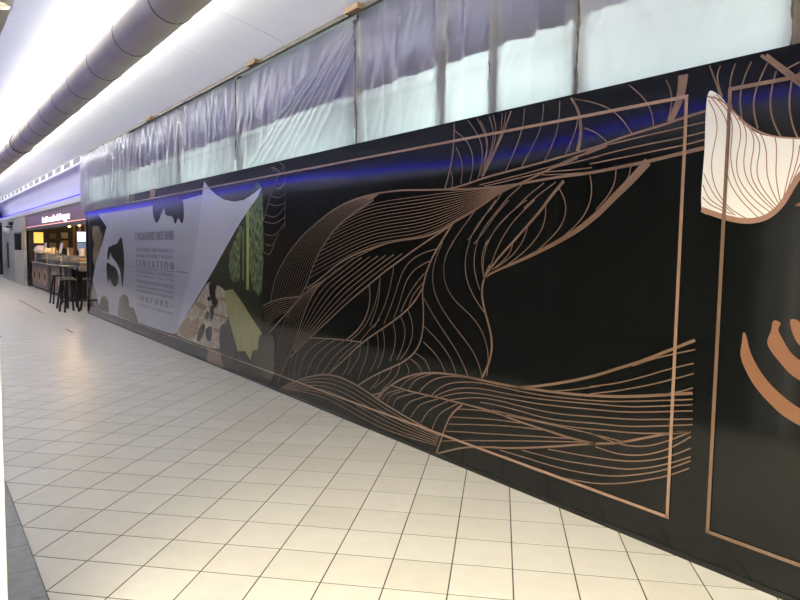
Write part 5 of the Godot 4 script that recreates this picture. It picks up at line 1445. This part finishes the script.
const PRINTS := {
	"cup": [1.769,2.341,1.723,2.349,1.657,2.275,1.586,2.192,1.518,2.133,1.441,2.105,1.336,2.084,1.243,2.076,1.209,2.042,1.227,1.991,1.269,1.953,1.327,1.933,1.368,1.862,1.389,1.813,1.429,1.764,1.509,1.734,1.602,1.743,1.693,1.769,1.77,1.797,1.772,2.068],
	"band1": [1.535,1.204,1.521,1.195,1.498,1.12,1.451,1.039,1.395,0.977,1.332,0.929,1.269,0.894,1.194,0.863,1.121,0.848,1.117,0.778,1.19,0.786,1.264,0.816,1.338,0.848,1.401,0.894,1.468,0.959,1.515,1.029,1.542,1.097,1.538,1.165],
	"band2": [1.406,1.267,1.392,1.276,1.369,1.265,1.379,1.237,1.362,1.202,1.324,1.143,1.281,1.109,1.206,1.072,1.133,1.048,1.128,0.963,1.201,0.98,1.276,1.019,1.319,1.043,1.361,1.085,1.404,1.132,1.424,1.173,1.409,1.229],
	"band3": [1.33,1.285,1.298,1.285,1.273,1.254,1.233,1.212,1.167,1.174,1.139,1.163,1.136,1.098,1.2,1.119,1.258,1.152,1.298,1.189,1.322,1.238],
	"spike": [1.338,1.792,1.312,1.809,1.262,1.819,1.26,1.788],
	"photo": [7.393,2.11,6.999,2.225,6.945,2.24,6.948,0.684,7.171,0.437,7.746,0.277,8.081,0.029,8.712,0.021,10.003,0.229,9.523,1.6],
	"dark_trees": [6.945,2.11,6.948,0.684,7.401,0.878,7.834,1.07,8.097,1.209,8.448,1.3,8.669,1.374,8.3,1.59,7.825,1.887],
	"foliage": [7.335,2.084,6.945,2.266,6.947,1.096,7.282,1.241],
	"foliage2": [7.894,1.491,7.668,1.738,7.575,1.832,7.514,1.784,7.578,1.496,7.58,1.205,7.801,1.146,7.929,1.291],
	"pole": [7.382,1.981,7.3,2.013,7.306,1.075,7.388,1.07],
	"pole2": [7.502,1.783,7.442,1.806,7.447,1.163,7.507,1.196],
	"path": [8.726,1.079,8.452,1.129,8.067,1.023,7.977,0.884,7.96,0.723,8.073,0.571,8.077,0.263,8.673,0.205,10.003,0.229,9.982,0.344,9.327,0.708],
	"lawn": [8.067,1.023,7.795,1.057,7.482,0.898,7.214,0.745,6.934,0.593,7.06,0.397,7.269,0.238,7.431,0.326,7.657,0.296,7.83,0.527,7.96,0.723],
	"wedge": [8.673,0.205,8.205,0.222,8.081,0.02,8.712,0.016],
	"dk1": [8.552,1.137,7.913,1.154,8.067,1.065,8.353,1.074,8.389,0.927,8.292,0.862,8.458,0.752,8.537,0.844,8.624,0.961],
	"dk2": [8.77,0.664,8.684,0.714,8.616,0.677,8.666,0.611,8.771,0.588],
	"dk3": [8.695,0.895,8.591,0.914,8.578,0.861,8.675,0.846],
	"dk4": [9.122,0.288,9.029,0.435,8.88,0.52,8.794,0.511,8.854,0.39,9.033,0.254],
	"dk5": [8.767,0.455,8.544,0.511,8.567,0.323,8.741,0.322],
	"dk6": [8.579,0.792,8.471,0.776,8.459,0.679,8.556,0.584,8.609,0.69],
	"br1": [9.929,0.349,9.489,0.561,9.371,0.506,9.025,0.59,9.105,0.362,9.418,0.248,9.829,0.255],
	"br2": [9.262,0.797,9.133,0.788,8.983,0.817,8.733,0.755,8.876,0.706,9.171,0.759],
	"br3": [8.426,0.706,7.961,0.688,7.973,0.661,8.459,0.679],
	"br4": [8.463,0.502,8.233,0.495,8.233,0.471,8.476,0.476],
	"br5": [8.31,0.92,8.038,0.908,8.044,0.894,8.31,0.904],
	"leaf1": [8.136,0.589,7.962,0.564,7.831,0.481,7.743,0.353,7.728,0.171,7.895,0.065,8.081,0.034,8.206,0.15,8.255,0.312,8.239,0.482],
	"leaf2": [7.705,0.106,7.681,0.235,7.515,0.319,7.388,0.309,7.323,0.23,7.35,0.148,7.516,0.112],
	"leaf3": [7.269,0.238,7.189,0.369,7.07,0.395,6.999,0.575,6.812,0.586,6.646,0.615,6.613,0.415,6.669,0.119,6.96,0.112,7.323,0.146],
	"sheet": [15.28,2.248,13.38,2.238,11.978,2.228,9.687,2.254,8.885,2.283,8.58,2.064,8.899,1.423,9.321,0.902,9.984,0.271,10.263,0.221,12.088,0.207,13.521,0.196,15.111,0.139,15.572,0.453,14.712,1.206,14.165,1.823],
	"curl": [8.783,2.46,8.575,2.34,8.324,2.247,8.084,2.175,7.758,2.133,7.452,2.137,7.163,2.195,6.945,2.255,7.042,2.161,7.277,2.035,7.574,1.868,7.958,1.616,8.375,1.328,8.909,0.983,9.738,0.47,10.018,0.303,9.627,0.883,9.312,1.245,9.052,1.725,8.923,2.132],
	"curl2": [13.998,2.183,14.058,1.755,14.514,1.074,14.891,0.158,15.19,0.334,15.953,0.765,15.68,1.109,14.824,1.692,14.345,2.094],
	"tan": [16.1,2.017,15.251,1.989,14.871,1.796,15.117,1.477,15.632,1.089,16.022,1.286,15.703,1.6],
	"tan2": [15.244,1.05,15.078,0.906,15.134,0.252,15.319,0.187,15.556,0.63,15.651,0.882],
	"s_upper": [14.146,1.555,13.643,1.621,13.324,1.746,13.192,1.604,13.093,1.253,13.264,0.794,13.361,0.933,13.458,1.109,13.726,1.247,14.101,1.369],
	"s_lower": [14.538,1.218,14.174,1.189,13.734,1.123,13.578,0.968,13.701,0.803,13.971,0.765,14.161,0.84,14.336,0.913,14.446,0.812,14.536,0.977],
	"s_left": [14.306,1.555,14.148,1.532,14.281,1.366,14.41,1.269,14.483,1.387],
	"bleaf1": [13.613,0.202,13.576,0.467,13.457,0.589,13.167,0.652,12.861,0.606,12.77,0.439,12.556,0.455,12.4,0.383,12.206,0.211,12.818,0.208],
	"bleaf2": [15.319,0.187,15.07,0.483,14.72,0.52,14.516,0.446,14.455,0.18,14.92,0.18],
	"tleaf": [11.098,2.312,11.191,2.118,11.04,1.967,10.884,1.987,10.597,2.17,10.485,2.063,10.159,2.024,10.027,1.913,9.892,2.002,9.723,1.914,9.634,2.048,9.737,2.283,10.38,2.318],
	"tstrip": [11.335,2.509,11.015,2.519,11.096,2.357,11.397,2.349],
}
